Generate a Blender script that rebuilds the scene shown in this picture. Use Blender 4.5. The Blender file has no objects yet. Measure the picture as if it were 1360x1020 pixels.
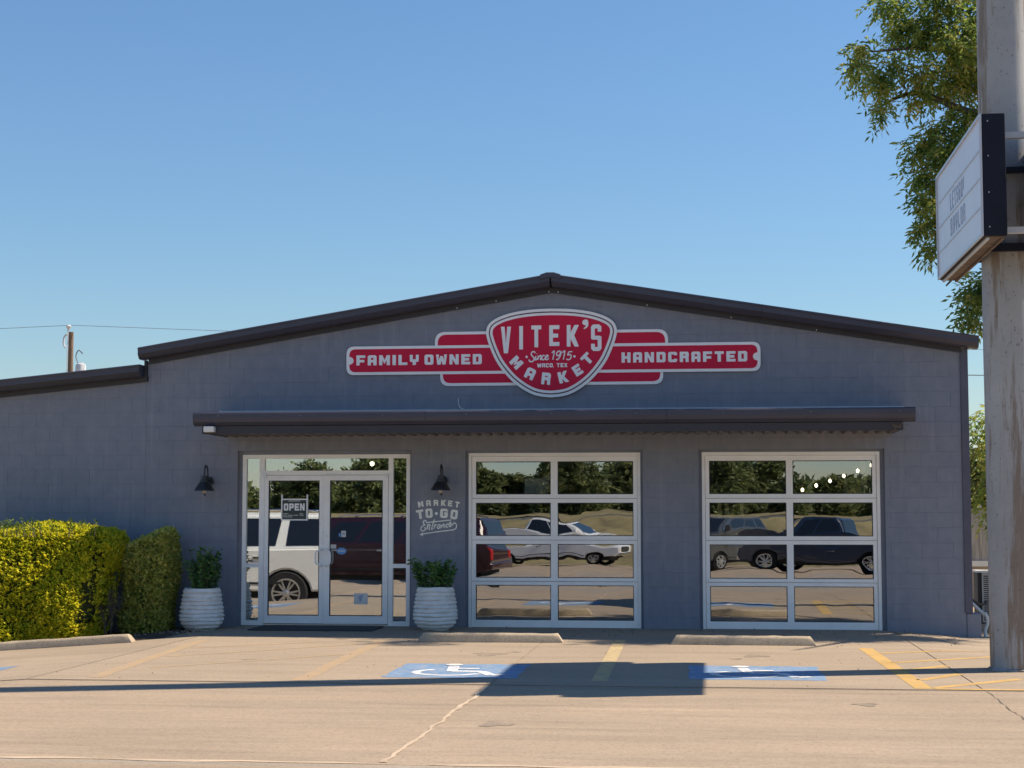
import bpy, bmesh, math, random
import numpy as np
from mathutils import Vector, Matrix
from mathutils.geometry import tessellate_polygon

random.seed(7)
RNG = np.random.default_rng(11)
SC = bpy.context.scene
COL = SC.collection

# ------------------------------------------------------------------ camera
cam_d = bpy.data.cameras.new('camera')
cam_d.sensor_width = 36.0
cam_d.lens = 2200.0 / 1360.0 * 36.0
cam_d.clip_end = 2000.0
cam = bpy.data.objects.new('camera', cam_d)
COL.objects.link(cam)
_r = Vector((0.993161906, 0.116744715, -0.000316017)).normalized()
_f = Vector((-0.11637982, 0.99026439, 0.07636868)).normalized()
_u = _r.cross(_f).normalized()
_r = _f.cross(_u).normalized()
M4 = Matrix((_r, _u, -_f)).transposed().to_4x4()
M4.translation = Vector((0.0, -22.8145, 1.6))
cam.matrix_world = M4
SC.camera = cam

# ------------------------------------------------------------------ light
SUN_EL = math.radians(47.8)
SUN_AZ = math.radians(72.8)          # clockwise from +Y
sunv = Vector((math.sin(SUN_AZ) * math.cos(SUN_EL), math.cos(SUN_AZ) * math.cos(SUN_EL), math.sin(SUN_EL)))
w = bpy.data.worlds.new('World')
SC.world = w
w.use_nodes = True
nt = w.node_tree
nt.nodes.clear()
sky = nt.nodes.new('ShaderNodeTexSky')
sky.sky_type = 'NISHITA'
sky.sun_disc = False
sky.sun_elevation = SUN_EL
sky.sun_rotation = SUN_AZ
sky.altitude = 0
sky.air_density = 1.4
sky.dust_density = 0.0
sky.ozone_density = 10.0
bg = nt.nodes.new('ShaderNodeBackground')
bg.inputs['Strength'].default_value = 0.060
wo = nt.nodes.new('ShaderNodeOutputWorld')
nt.links.new(sky.outputs[0], bg.inputs[0])
nt.links.new(bg.outputs[0], wo.inputs[0])
sl = bpy.data.lights.new('sun', 'SUN')
sl.energy = 3.7
sl.angle = math.radians(0.5)
sl.color = (1.0, 0.86, 0.68)
so = bpy.data.objects.new('sun', sl)
COL.objects.link(so)
so.rotation_euler = sunv.to_track_quat('Z', 'Y').to_euler()
so.location = (30, 10, 40)
SC.view_settings.view_transform = 'Standard'
SC.view_settings.look = 'None'
SC.view_settings.gamma = 1.0
SC.view_settings.use_curve_mapping = False
SC.view_settings.exposure = 1.08
SC.render.engine = 'CYCLES'
SC.cycles.max_bounces = 8
SC.cycles.transparent_max_bounces = 16

# ------------------------------------------------------------------ materials
def new_mat(name):
    m = bpy.data.materials.new(name)
    m.use_nodes = True
    m.node_tree.nodes.clear()
    return m, m.node_tree

def N(t, kind, **kw):
    n = t.nodes.new(kind)
    for k, v in kw.items():
        if k in n.inputs.keys():
            n.inputs[k].default_value = v
        else:
            setattr(n, k, v)
    return n

def coords(t, scale=(1, 1, 1), space='pos'):
    if space == 'pos':
        g = N(t, 'ShaderNodeNewGeometry'); out = g.outputs['Position']
    else:
        g = N(t, 'ShaderNodeTexCoord'); out = g.outputs['Object']
    mp = N(t, 'ShaderNodeMapping')
    mp.inputs['Scale'].default_value = scale
    t.links.new(out, mp.inputs['Vector'])
    return mp.outputs[0]

def noise(t, vec, scale, detail=4.0, rough=0.6):
    n = N(t, 'ShaderNodeTexNoise')
    n.inputs['Scale'].default_value = scale
    n.inputs['Detail'].default_value = detail
    n.inputs['Roughness'].default_value = rough
    t.links.new(vec, n.inputs['Vector'])
    return n.outputs['Fac']

def ramp(t, fac, stops):
    r = N(t, 'ShaderNodeValToRGB')
    e = r.color_ramp.elements
    while len(e) < len(stops): e.new(0.5)
    for i, (p, c) in enumerate(stops):
        e[i].position = p
        e[i].color = (c[0], c[1], c[2], 1) if len(c) == 3 else c
    t.links.new(fac, r.inputs[0])
    return r.outputs[0]

def mixc(t, fac, a, b, mode='MIX'):
    m = N(t, 'ShaderNodeMix', data_type='RGBA', blend_type=mode)
    for sock, v in ((m.inputs[0], fac), (m.inputs[6], a), (m.inputs[7], b)):
        if hasattr(v, 'is_linked') or isinstance(v, bpy.types.NodeSocket): t.links.new(v, sock)
        elif isinstance(v, (int, float)): sock.default_value = v
        else: sock.default_value = (*v, 1)
    return m.outputs[2]

def finish(m, t, color, rough=0.6, bump=None, bump_s=0.2, dist=0.01, metal=0.0, spec=0.5, coat=0.0, emit=None):
    b = N(t, 'ShaderNodeBsdfPrincipled')
    if isinstance(color, bpy.types.NodeSocket): t.links.new(color, b.inputs['Base Color'])
    else: b.inputs['Base Color'].default_value = (*color, 1)
    if isinstance(rough, bpy.types.NodeSocket): t.links.new(rough, b.inputs['Roughness'])
    else: b.inputs['Roughness'].default_value = rough
    b.inputs['Metallic'].default_value = metal
    b.inputs['Specular IOR Level'].default_value = spec
    b.inputs['Coat Weight'].default_value = coat
    if emit:
        b.inputs['Emission Color'].default_value = (*emit[0], 1)
        b.inputs['Emission Strength'].default_value = emit[1]
    if bump is not None:
        bn = N(t, 'ShaderNodeBump')
        bn.inputs['Strength'].default_value = bump_s
        bn.inputs['Distance'].default_value = dist
        t.links.new(bump, bn.inputs['Height'])
        t.links.new(bn.outputs[0], b.inputs['Normal'])
    o = N(t, 'ShaderNodeOutputMaterial')
    t.links.new(b.outputs[0], o.inputs[0])
    return m

def simple(name, col, rough=0.55, var=0.18, scale=3.0, bump_s=0.0, bscale=60, metal=0.0, coat=0.0, spec=0.5, stretch=(1, 1, 1), space='obj', emit=None):
    m, t = new_mat(name)
    v = coords(t, stretch, space)
    f = noise(t, v, scale, 5)
    a = tuple(c * (1 - var) for c in col); b = tuple(min(1, c * (1 + var)) for c in col)
    c = ramp(t, f, [(0.3, a), (0.7, b)])
    bp = noise(t, v, bscale, 3) if bump_s else None
    return finish(m, t, c, rough, bp, bump_s, 0.01, metal, spec, coat, emit)

def m_wall():
    m, t = new_mat('slate_paint')
    v = coords(t)
    big = noise(t, v, 0.5, 4)
    mid = noise(t, v, 6.0, 5)
    c = ramp(t, big, [(0.3, (0.200, 0.220, 0.272)), (0.7, (0.245, 0.260, 0.305))])
    c = mixc(t, 0.34, c, ramp(t, mid, [(0.35, (0.165, 0.185, 0.235)), (0.7, (0.27, 0.28, 0.325))]))
    vs = coords(t, (6, 6, 0.6))
    st = noise(t, vs, 1.5, 4)
    c = mixc(t, ramp(t, st, [(0.54, (0, 0, 0)), (0.72, (0.5, 0.5, 0.5))]), c, (0.29, 0.305, 0.345))
    fine = noise(t, v, 90, 4)
    return finish(m, t, c, 0.62, fine, 0.35, 0.004, spec=0.3)

def m_concrete(name, a, b, c2, dirt=0.35, fine_s=0.35):
    m, t = new_mat(name)
    v = coords(t)
    big = noise(t, v, 0.35, 5)
    streak = noise(t, coords(t, (0.22, 1.3, 1)), 1.4, 8, 0.74)
    rot = N(t, 'ShaderNodeMapping'); rot.inputs['Rotation'].default_value = (0, 0, 0.22); rot.inputs['Scale'].default_value = (0.08, 1.2, 1)
    t.links.new(v, rot.inputs['Vector'])
    streak2 = noise(t, rot.outputs[0], 2.4, 6, 0.65)
    spk = noise(t, v, 42, 4, 0.75)
    grit = noise(t, v, 150, 2, 0.6)
    spk2 = noise(t, v, 9, 5, 0.75)
    c = ramp(t, big, [(0.3, a), (0.72, b)])
    c = mixc(t, ramp(t, streak, [(0.44, (0, 0, 0)), (0.66, (dirt,) * 3)]), c, c2)
    c = mixc(t, ramp(t, streak2, [(0.55, (0, 0, 0)), (0.68, (dirt * 0.8,) * 3)]), c, tuple(x * 0.82 for x in c2))
    lt = tuple(min(1, x * 1.22) for x in b)
    c = mixc(t, ramp(t, streak2, [(0.30, (0.45,) * 3), (0.42, (0, 0, 0))]), c, lt)
    c = mixc(t, 1.0, c, ramp(t, spk, [(0.32, (0.62,) * 3), (0.48, (0.93,) * 3), (0.66, (1.0,) * 3)]), 'MULTIPLY')
    c = mixc(t, ramp(t, grit, [(0.60, (0, 0, 0)), (0.72, (0.5,) * 3)]), c, tuple(x * 0.45 for x in c2))
    c = mixc(t, ramp(t, spk2, [(0.54, (0, 0, 0)), (0.72, (0.45,) * 3)]), c, c2)
    return finish(m, t, c, 0.85, spk, fine_s, 0.006, spec=0.25)

def m_paint(name, col, under, wear=0.5, scale=9.0):
    m, t = new_mat(name)
    v = coords(t)
    n1 = noise(t, v, scale, 6, 0.75)
    n2 = noise(t, v, 60, 3, 0.7)
    f = mixc(t, 0.4, n1, n2)
    k = ramp(t, f, [(wear - 0.06, (0, 0, 0)), (wear + 0.06, (1, 1, 1))])
    var = ramp(t, noise(t, v, 2.0, 4), [(0.3, tuple(x * 0.85 for x in col)), (0.7, tuple(min(1, x * 1.12) for x in col))])
    c = mixc(t, k, under, var)
    return finish(m, t, c, 0.75, n2, 0.2, 0.004, spec=0.3)

def m_glass(name, wave=0.0, refl=0.5, wscale=1.3, tint=(0.93, 0.97, 1.0)):
    m, t = new_mat(name)
    g = N(t, 'ShaderNodeBsdfGlossy'); g.inputs['Roughness'].default_value = 0.0
    g.inputs['Color'].default_value = (*tint, 1)
    tr = N(t, 'ShaderNodeBsdfTransparent'); tr.inputs['Color'].default_value = (0.80, 0.84, 0.84, 1)
    lw = N(t, 'ShaderNodeFresnel'); lw.inputs['IOR'].default_value = 1.5
    mp = N(t, 'ShaderNodeMath', operation='ADD'); mp.inputs[1].default_value = refl
    t.links.new(lw.outputs[0], mp.inputs[0])
    mx = N(t, 'ShaderNodeMixShader')
    t.links.new(mp.outputs[0], mx.inputs[0])
    t.links.new(tr.outputs[0], mx.inputs[1]); t.links.new(g.outputs[0], mx.inputs[2])
    if wave:
        v = coords(t, (1, 1, 1.2))
        h = noise(t, v, wscale, 1.5, 0.4)
        bn = N(t, 'ShaderNodeBump'); bn.inputs['Strength'].default_value = 1.0
        bn.inputs['Distance'].default_value = wave
        t.links.new(h, bn.inputs['Height'])
        t.links.new(bn.outputs[0], g.inputs['Normal'])
    o = N(t, 'ShaderNodeOutputMaterial')
    t.links.new(mx.outputs[0], o.inputs[0])
    return m

def m_leaf(name, cols, trans=0.4, scale=14.0, rough=0.5, big=0.7):
    m, t = new_mat(name)
    v = coords(t)
    f = N(t, 'ShaderNodeTexWhiteNoise', noise_dimensions='3D')
    # one random value per leaf: the leaf cell of a fine snapped position
    sn = N(t, 'ShaderNodeVectorMath', operation='SNAP'); sn.inputs[1].default_value = (1 / scale,) * 3
    t.links.new(v, sn.inputs[0]); t.links.new(sn.outputs[0], f.inputs['Vector'])
    n2 = noise(t, v, big, 4)
    mm = mixc(t, 0.5, f.outputs['Value'], n2)
    k = len(cols)
    c = ramp(t, mm, [(0.2 + 0.6 * i / (k - 1), cols[i]) for i in range(k)])
    b = N(t, 'ShaderNodeBsdfPrincipled'); b.inputs['Roughness'].default_value = rough
    b.inputs['Specular IOR Level'].default_value = 0.35
    t.links.new(c, b.inputs['Base Color'])
    tl = N(t, 'ShaderNodeBsdfTranslucent'); t.links.new(c, tl.inputs['Color'])
    mx = N(t, 'ShaderNodeMixShader'); mx.inputs[0].default_value = trans
    t.links.new(b.outputs[0], mx.inputs[1]); t.links.new(tl.outputs[0], mx.inputs[2])
    o = N(t, 'ShaderNodeOutputMaterial'); t.links.new(mx.outputs[0], o.inputs[0])
    return m

def m_pole():
    m, t = new_mat('weathered_grey_steel')
    v = coords(t)
    vs = coords(t, (2.6, 2.6, 0.22))
    st = noise(t, vs, 1.3, 7, 0.68)
    big = noise(t, v, 1.2, 5)
    c = ramp(t, big, [(0.3, (0.29, 0.295, 0.30)), (0.7, (0.41, 0.41, 0.405))])
    c = mixc(t, ramp(t, st, [(0.51, (0, 0, 0)), (0.565, (0.8,) * 3)]), c, (0.19, 0.14, 0.095))
    sp = noise(t, v, 24, 5, 0.7)
    c = mixc(t, ramp(t, sp, [(0.60, (0, 0, 0)), (0.68, (0.7,) * 3)]), c, (0.10, 0.085, 0.07))
    return finish(m, t, c, 0.6, noise(t, v, 30, 4), 0.25, 0.006, spec=0.4)

def m_pot():
    m, t = new_mat('glazed_white_clay')
    v = coords(t, space='obj')
    sp = noise(t, v, 40, 4, 0.7)
    c = ramp(t, noise(t, v, 7, 5), [(0.3, (0.68, 0.665, 0.63)), (0.7, (0.86, 0.845, 0.81))])
    c = mixc(t, ramp(t, sp, [(0.6, (0, 0, 0)), (0.72, (0.55,) * 3)]), c, (0.33, 0.31, 0.28))
    return finish(m, t, c, 0.55, sp, 0.25, 0.006)

CONC = (0.35, 0.275, 0.202)
MAT = {}
MAT['wall'] = m_wall()
MAT['joint'] = simple('painted_joint', (0.075, 0.082, 0.10), 0.8)
MAT['trim'] = simple('dark_brown_trim', (0.052, 0.052, 0.076), 0.38, 0.1, 2, space='pos')
MAT['trim_dark'] = simple('dark_lower_trim', (0.034, 0.032, 0.042), 0.5, 0.1, 2, space='pos')  # darker paint of the lower trim strips and the awning beam
MAT['soffit'] = simple('ribbed_soffit_sheet', (0.15, 0.13, 0.125), 0.5, 0.1, 2, space='pos')
MAT['roof'] = simple('grey_roof_sheet', (0.35, 0.34, 0.33), 0.5)
MAT['corner'] = simple('corner_trim_paint', (0.085, 0.088, 0.125), 0.45, space='pos')
MAT['frame'] = simple('white_aluminium', (0.94, 0.92, 0.88), 0.4, 0.05, 4, 0.05, 40, space='pos')
MAT['steel'] = simple('brushed_steel', (0.62, 0.62, 0.60), 0.3, 0.1, 6, metal=0.9)
MAT['gasket'] = simple('black_gasket', (0.02, 0.02, 0.022), 0.6)
MAT['glass_door'] = m_glass('door_glass', 0.0004, 0.37, 1.1)
MAT['glass_gar'] = m_glass('garage_glass', 0.0012, 0.36, 1.9)
MAT['black'] = simple('black_metal', (0.022, 0.024, 0.028), 0.4, 0.1)
MAT['bulb'] = simple('warm_bulb', (0.9, 0.85, 0.7), 0.3, 0.01, emit=((1.0, 0.84, 0.55), 4.0))
MAT['bulb_off'] = simple('unlit_bulb_glass', (0.55, 0.5, 0.42), 0.15, 0.02)
MAT['red'] = simple('sign_red', (0.64, 0.016, 0.060), 0.5, 0.06, 2, space='pos', spec=0.2)
MAT['white'] = simple('sign_white', (0.94, 0.92, 0.90), 0.45, 0.04, 3, space='pos')
MAT['sign_line'] = simple('sign_dark_line', (0.11, 0.045, 0.055), 0.5)
MAT['cream'] = simple('cream_lettering', (0.86, 0.86, 0.78), 0.6, 0.1, 12, space='pos')
MAT['apron'] = m_concrete('concrete_apron', (0.352, 0.280, 0.205), (0.418, 0.332, 0.244), (0.27, 0.22, 0.172), 0.5)
MAT['lot'] = m_concrete('worn_lot_surface', (0.358, 0.280, 0.202), (0.424, 0.332, 0.242), (0.25, 0.20, 0.155), 0.58, 0.6)
MAT['street'] = m_concrete('street_asphalt', (0.32, 0.275, 0.225), (0.40, 0.34, 0.28), (0.20, 0.17, 0.14), 0.4, 0.7)
MAT['joint_dark'] = simple('joint_filler', (0.20, 0.155, 0.115), 0.9)
MAT['sealant'] = m_paint('crack_sealant', (0.52, 0.41, 0.30), (0.39, 0.30, 0.21), 0.44, 5)
MAT['yellow'] = m_paint('yellow_line_paint', (0.52, 0.33, 0.105), CONC, 0.44)
MAT['yellow_faded'] = m_paint('faded_yellow_line_paint', (0.47, 0.30, 0.125), CONC, 0.535)
MAT['yellow_pale'] = m_paint('pale_yellow_line_paint', (0.54, 0.42, 0.19), CONC, 0.50)
MAT['blue'] = m_paint('blue_patch_paint', (0.15, 0.255, 0.41), (0.44, 0.39, 0.33), 0.435)
MAT['symbol'] = m_paint('white_symbol_paint', (0.72, 0.71, 0.68), (0.2, 0.3, 0.5), 0.45)
MAT['stop'] = m_concrete('wheel_stop_concrete', (0.46, 0.375, 0.27), (0.55, 0.455, 0.33), (0.22, 0.17, 0.12), 0.5)
MAT['pole'] = m_pole()
MAT['cabinet'] = simple('navy_black_cabinet', (0.010, 0.012, 0.022), 0.5, 0.2, 3, spec=0.2)
MAT['acrylic'] = simple('white_sign_acrylic', (0.72, 0.74, 0.80), 0.35, 0.04, 2)
MAT['rail'] = simple('sign_rail', (0.50, 0.52, 0.58), 0.3, 0.05)
MAT['letter_navy'] = simple('navy_letter', (0.34, 0.40, 0.52), 0.5)
MAT['rusty'] = simple('rusty_underside', (0.14, 0.10, 0.075), 0.7, 0.4, 5)
MAT['pot'] = m_pot()
MAT['soil'] = simple('dark_soil', (0.045, 0.032, 0.024), 0.95, 0.5, 12, 0.8, 40, space='pos')
MAT['mulch'] = simple('mulch', (0.060, 0.042, 0.032), 0.95, 0.6, 30, 0.9, 60, space='pos')
MAT['hedge'] = m_leaf('gold_green_leaf', [(0.26, 0.34, 0.02), (0.52, 0.54, 0.03), (0.74, 0.68, 0.04), (0.84, 0.74, 0.06)], 0.5, 26)
MAT['hedge2'] = m_leaf('olive_leaf', [(0.20, 0.25, 0.06), (0.45, 0.49, 0.11), (0.68, 0.68, 0.19), (0.80, 0.74, 0.28)], 0.5, 26)
MAT['fresh'] = m_leaf('fresh_green_leaf', [(0.04, 0.09, 0.012), (0.10, 0.17, 0.02), (0.20, 0.26, 0.03)], 0.4, 22)
MAT['tree'] = m_leaf('pecan_leaf', [(0.085, 0.15, 0.036), (0.18, 0.27, 0.06), (0.32, 0.37, 0.08), (0.58, 0.50, 0.12)], 0.6, 9)
MAT['pot_leaf'] = m_leaf('dark_glossy_leaf', [(0.03, 0.09, 0.025), (0.075, 0.18, 0.045), (0.14, 0.28, 0.07)], 0.25, 24, 0.35)
MAT['far_leaf'] = m_leaf('far_tree_leaf', [(0.085, 0.115, 0.045), (0.15, 0.185, 0.07), (0.25, 0.26, 0.095)], 0.45, 2)
MAT['pale_leaf'] = m_leaf('pale_tree_leaf', [(0.12, 0.13, 0.03), (0.20, 0.20, 0.05), (0.32, 0.28, 0.08)], 0.45, 5)
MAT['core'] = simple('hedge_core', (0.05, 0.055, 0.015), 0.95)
MAT['bark'] = simple('bark', (0.10, 0.085, 0.07), 0.9, 0.4, 6, 0.8, 20, stretch=(4, 4, 0.7))
MAT['twig'] = simple('bare_twig', (0.12, 0.095, 0.085), 0.9)
MAT['poleswood'] = simple('pole_wood', (0.17, 0.115, 0.08), 0.9, 0.3, 5, stretch=(6, 6, 0.5))
MAT['galv'] = simple('galvanised', (0.52, 0.54, 0.56), 0.45, 0.1)
MAT['wire'] = simple('cable', (0.16, 0.18, 0.22), 0.6)
MAT['plastic_white'] = simple('white_plastic', (0.74, 0.74, 0.70), 0.4, 0.05)
MAT['ac'] = simple('ac_casing', (0.50, 0.48, 0.44), 0.5, 0.1)
MAT['ac_dark'] = simple('ac_fins', (0.03, 0.03, 0.032), 0.6)
MAT['fence'] = simple('grey_fence_board', (0.36, 0.34, 0.31), 0.85, 0.3, 4, stretch=(8, 8, 0.6))
MAT['mat'] = simple('door_mat_rubber', (0.045, 0.047, 0.052), 0.9, 0.25, 20, 0.6, 80)
MAT['room'] = simple('dim_interior_wall', (0.10, 0.095, 0.09), 0.8)
MAT['room_floor'] = simple('interior_floor', (0.16, 0.14, 0.12), 0.5)
MAT['board'] = simple('dark_green_board', (0.035, 0.055, 0.05), 0.5)
MAT['paper'] = simple('paper', (0.66, 0.66, 0.62), 0.7)
MAT['sticker_blue'] = simple('blue_sticker', (0.10, 0.30, 0.60), 0.4)
MAT['tag_yellow'] = simple('pale_yellow_tag', (0.62, 0.56, 0.30), 0.6)
MAT['nest'] = simple('dry_nest', (0.22, 0.17, 0.12), 0.95, 0.5, 30)
MAT['grass'] = simple('dry_grass', (0.20, 0.165, 0.08), 0.95, 0.4, 0.8, 0.9, 8, space='pos')
MAT['road'] = simple('highway_asphalt', (0.075, 0.073, 0.07), 0.9, 0.2, 0.5, space='pos')
MAT['pebble'] = simple('pebble', (0.20, 0.165, 0.13), 0.9, 0.5, 40, space='pos')
MAT['tyre'] = simple('tyre_rubber', (0.018, 0.018, 0.019), 0.8)
MAT['rim'] = simple('alloy_rim', (0.62, 0.62, 0.63), 0.3, 0.05, metal=0.8)
MAT['carglass'] = simple('dark_car_glass', (0.012, 0.014, 0.018), 0.05, 0.05, coat=0.5)
MAT['tail'] = simple('red_lens', (0.42, 0.012, 0.015), 0.2)
MAT['lamp'] = simple('clear_lens', (0.72, 0.73, 0.75), 0.15)
MAT['chrome'] = simple('chrome', (0.75, 0.75, 0.76), 0.12, 0.02, metal=1.0)
MAT['car_white'] = simple('pearl_white_paint', (0.85, 0.84, 0.80), 0.25, 0.02, coat=0.8)
MAT['car_white2'] = simple('plain_white_paint', (0.80, 0.80, 0.80), 0.3, 0.02, coat=0.6)
MAT['car_maroon'] = simple('maroon_paint', (0.035, 0.006, 0.009), 0.25, 0.02, coat=0.8)
MAT['car_grey'] = simple('charcoal_paint', (0.05, 0.055, 0.062), 0.25, 0.02, coat=0.8)
MAT['car_navy'] = simple('navy_paint', (0.018, 0.032, 0.068), 0.22, 0.02, coat=0.9)
MAT['car_red'] = simple('bright_red_paint', (0.48, 0.012, 0.018), 0.25, 0.02, coat=0.8)

# ------------------------------------------------------------------ mesh helpers
ORI = {}
def link(o, parent=None):
    COL.objects.link(o)
    if parent is not None: o.parent = parent
    return o

def tag(o, label=None, cat=None, group=None, kind=None):
    if label: o['label'] = label
    if cat: o['category'] = cat
    if group: o['group'] = group
    if kind: o['kind'] = kind
    return o

def empty(name, loc=(0, 0, 0), label=None, cat=None, group=None, kind=None, parent=None):
    o = bpy.data.objects.new(name, None)
    o.empty_display_size = 0.2
    link(o, parent)
    if parent is None: o.location = loc
    ORI[o.name] = Vector(loc)
    return tag(o, label, cat, group, kind)

def origin_of(p):
    return ORI.get(p.name, Vector((0, 0, 0))) if p is not None else Vector((0, 0, 0))

def smooth_on(me, ang=40):
    try:
        for p in me.polygons: p.use_smooth = True
        me.set_sharp_from_angle(angle=math.radians(ang))
    except Exception:
        pass

class MB:
    def __init__(s): s.v = []; s.f = []
    def add(s, vs, fs):
        b = len(s.v); s.v += [tuple(x) for x in vs]; s.f += [tuple(b + i for i in f) for f in fs]; return s
    def box(s, x0, x1, y0, y1, z0, z1):
        return s.add([(x0, y0, z0), (x1, y0, z0), (x1, y1, z0), (x0, y1, z0), (x0, y0, z1), (x1, y0, z1), (x1, y1, z1), (x0, y1, z1)],
                     [(0, 3, 2, 1), (4, 5, 6, 7), (0, 1, 5, 4), (1, 2, 6, 5), (2, 3, 7, 6), (3, 0, 4, 7)])
    def bbox(s, x0, x1, y0, y1, z0, z1, b=0.005):
        # box with its eight edges round the front (-y) and the top eased
        bm = bmesh.new()
        bmesh.ops.create_cube(bm, size=1)
        for v in bm.verts:
            v.co = Vector(((x0 + x1) / 2 + v.co.x * (x1 - x0), (y0 + y1) / 2 + v.co.y * (y1 - y0), (z0 + z1) / 2 + v.co.z * (z1 - z0)))
        bmesh.ops.bevel(bm, geom=bm.edges[:], offset=b, segments=1, affect='EDGES')
        return s.frombm(bm)
    def frombm(s, bm):
        bm.verts.index_update()
        s.add([v.co[:] for v in bm.verts], [[v.index for v in f.verts] for f in bm.faces]); bm.free(); return s
    def prism(s, outer, a, b, holes=(), fn=None):
        # polygon in a plane, extruded from a to b; fn(u, v, d) -> xyz  (default: u=x, v=z, d=y)
        fn = fn or (lambda u, v, d: (u, d, v))
        loops = [list(outer)] + [list(h) for h in holes]
        tris = tessellate_polygon([[Vector((p[0], p[1], 0)) for p in l] for l in loops])
        flat = [p for l in loops for p in l]
        n = len(flat)
        def area(t):
            (x1, y1), (x2, y2), (x3, y3) = [flat[i][:2] for i in t]
            return (x2 - x1) * (y3 - y1) - (x3 - x1) * (y2 - y1)
        vs = [fn(p[0], p[1], a) for p in flat] + [fn(p[0], p[1], b) for p in flat]
        fs = []
        for t in tris:
            t = tuple(t)
            if area(t) < 0: t = (t[0], t[2], t[1])
            fs.append(t); fs.append(tuple(n + i for i in (t[0], t[2], t[1])))
        base = 0
        for li, l in enumerate(loops):
            k = len(l)
            ar = sum(l[i][0] * l[(i + 1) % k][1] - l[(i + 1) % k][0] * l[i][1] for i in range(k))
            ccw = ar > 0
            if li > 0: ccw = not ccw
            for i in range(k):
                j = (i + 1) % k
                q = (base + i, n + base + i, n + base + j, base + j)
                if not ccw: q = q[::-1]
                fs.append(q)
            base += k
        return s.add(vs, fs)
    def tube(s, path, r, n=8, caps=True, sq=1.0, axis=1):
        # r: number or list; sq flattens along world axis
        P = [Vector(p) for p in path]; m = len(P)
        R = r if isinstance(r, (list, tuple)) else [r] * m
        up = Vector((0, 0, 1)); ref = None; vs = []
        for i, p in enumerate(P):
            d = (P[min(i + 1, m - 1)] - P[max(i - 1, 0)])
            d = d.normalized() if d.length > 1e-9 else Vector((0, 0, 1))
            if ref is None:
                ref = d.orthogonal().normalized()
            ref = (ref - d * ref.dot(d))
            ref = ref.normalized() if ref.length > 1e-6 else d.orthogonal().normalized()
            b = d.cross(ref)
            for k in range(n):
                a = 2 * math.pi * k / n
                o = (ref * math.cos(a) + b * math.sin(a)) * R[i]
                if sq != 1.0: o[axis] *= sq
                vs.append(p + o)
        fs = []
        for i in range(m - 1):
            for k in range(n):
                fs.append((i * n + k, i * n + (k + 1) % n, (i + 1) * n + (k + 1) % n, (i + 1) * n + k))
        if caps:
            fs.append(tuple(range(n))[::-1]); fs.append(tuple((m - 1) * n + k for k in range(n)))
        return s.add(vs, fs)
    def lathe(s, prof, c, n=32, wob=None, axis='z', caps=True):
        vs = []; fs = []
        for i, (r, h) in enumerate(prof):
            for k in range(n):
                a = 2 * math.pi * k / n
                rr = r * (1 + (wob(i, a) if wob else 0)); hh = h + (wob(i + 50, a) * 0.18 if wob else 0)
                if axis == 'z': vs.append((c[0] + rr * math.cos(a), c[1] + rr * math.sin(a), c[2] + hh))
                else: vs.append((c[0] + rr * math.cos(a), c[1] + hh, c[2] + rr * math.sin(a)))
        m = len(prof)
        for i in range(m - 1):
            for k in range(n):
                q = (i * n + k, i * n + (k + 1) % n, (i + 1) * n + (k + 1) % n, (i + 1) * n + k)
                fs.append(q if axis == 'z' else q[::-1])
        if caps: fs.append(tuple(range(n))[::-1]); fs.append(tuple((m - 1) * n + k for k in range(n)))
        return s.add(vs, fs)
    def frame(s, x0, x1, z0, z1, l, r, b, t, y0, y1):
        s.box(x0, x0 + l, y0, y1, z0, z1); s.box(x1 - r, x1, y0, y1, z0, z1)
        if t: s.box(x0 + l, x1 - r, y0 + 0.001, y1 - 0.001, z1 - t, z1)
        if b: s.box(x0 + l, x1 - r, y0 + 0.001, y1 - 0.001, z0, z0 + b)
        return s
    def build(s, name, mat, parent=None, smooth=False, local=False, ang=40):
        me = bpy.data.meshes.new(name)
        o = origin_of(parent) if not local else Vector((0, 0, 0))
        me.from_pydata([(x - o.x, y - o.y, z - o.z) for x, y, z in s.v], [], s.f)
        me.update()
        me.materials.append(MAT[mat] if isinstance(mat, str) else mat)
        if smooth: smooth_on(me, ang)
        ob = bpy.data.objects.new(name, me)
        link(ob, parent)
        ORI[ob.name] = o
        return ob

def np_mesh(name, verts, faces, mat, parent=None):
    # verts (n,3), faces (m,k): fast path for foliage
    o = origin_of(parent)
    v = verts - np.array(o[:])
    me = bpy.data.meshes.new(name)
    n, m, k = len(v), len(faces), faces.shape[1]
    me.vertices.add(n); me.vertices.foreach_set('co', v.astype(np.float32).ravel())
    me.loops.add(m * k); me.loops.foreach_set('vertex_index', faces.astype(np.int32).ravel())
    me.polygons.add(m)
    me.polygons.foreach_set('loop_start', np.arange(0, m * k, k, dtype=np.int32))
    me.polygons.foreach_set('loop_total', np.full(m, k, dtype=np.int32))
    me.update(calc_edges=True)
    me.materials.append(MAT[mat])
    ob = bpy.data.objects.new(name, me)
    link(ob, parent); ORI[ob.name] = o
    return ob

def unit(a): return a / np.maximum(np.linalg.norm(a, axis=-1, keepdims=True), 1e-9)

def leaf_quads(P, D, length, width, bend=0.15, up=0.0):
    # diamond leaves: P base points, D direction, returns verts, faces (folded quads)
    n = len(P)
    L = np.broadcast_to(np.asarray(length), (n,))[:, None]; W = np.broadcast_to(np.asarray(width), (n,))[:, None]
    D = unit(D)
    R = unit(np.cross(D, unit(RNG.normal(size=(n, 3))) + np.array((0, 0, up))))
    Nn = np.cross(R, D)
    mid = P + D * L * 0.45
    a = mid + R * W * 0.5 + Nn * W * bend; b = mid - R * W * 0.5 + Nn * W * bend
    tip = P + D * L
    V = np.stack([P, a, tip, b], 1).reshape(-1, 3)
    F = np.arange(4 * n).reshape(n, 4)
    return V, F

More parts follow.
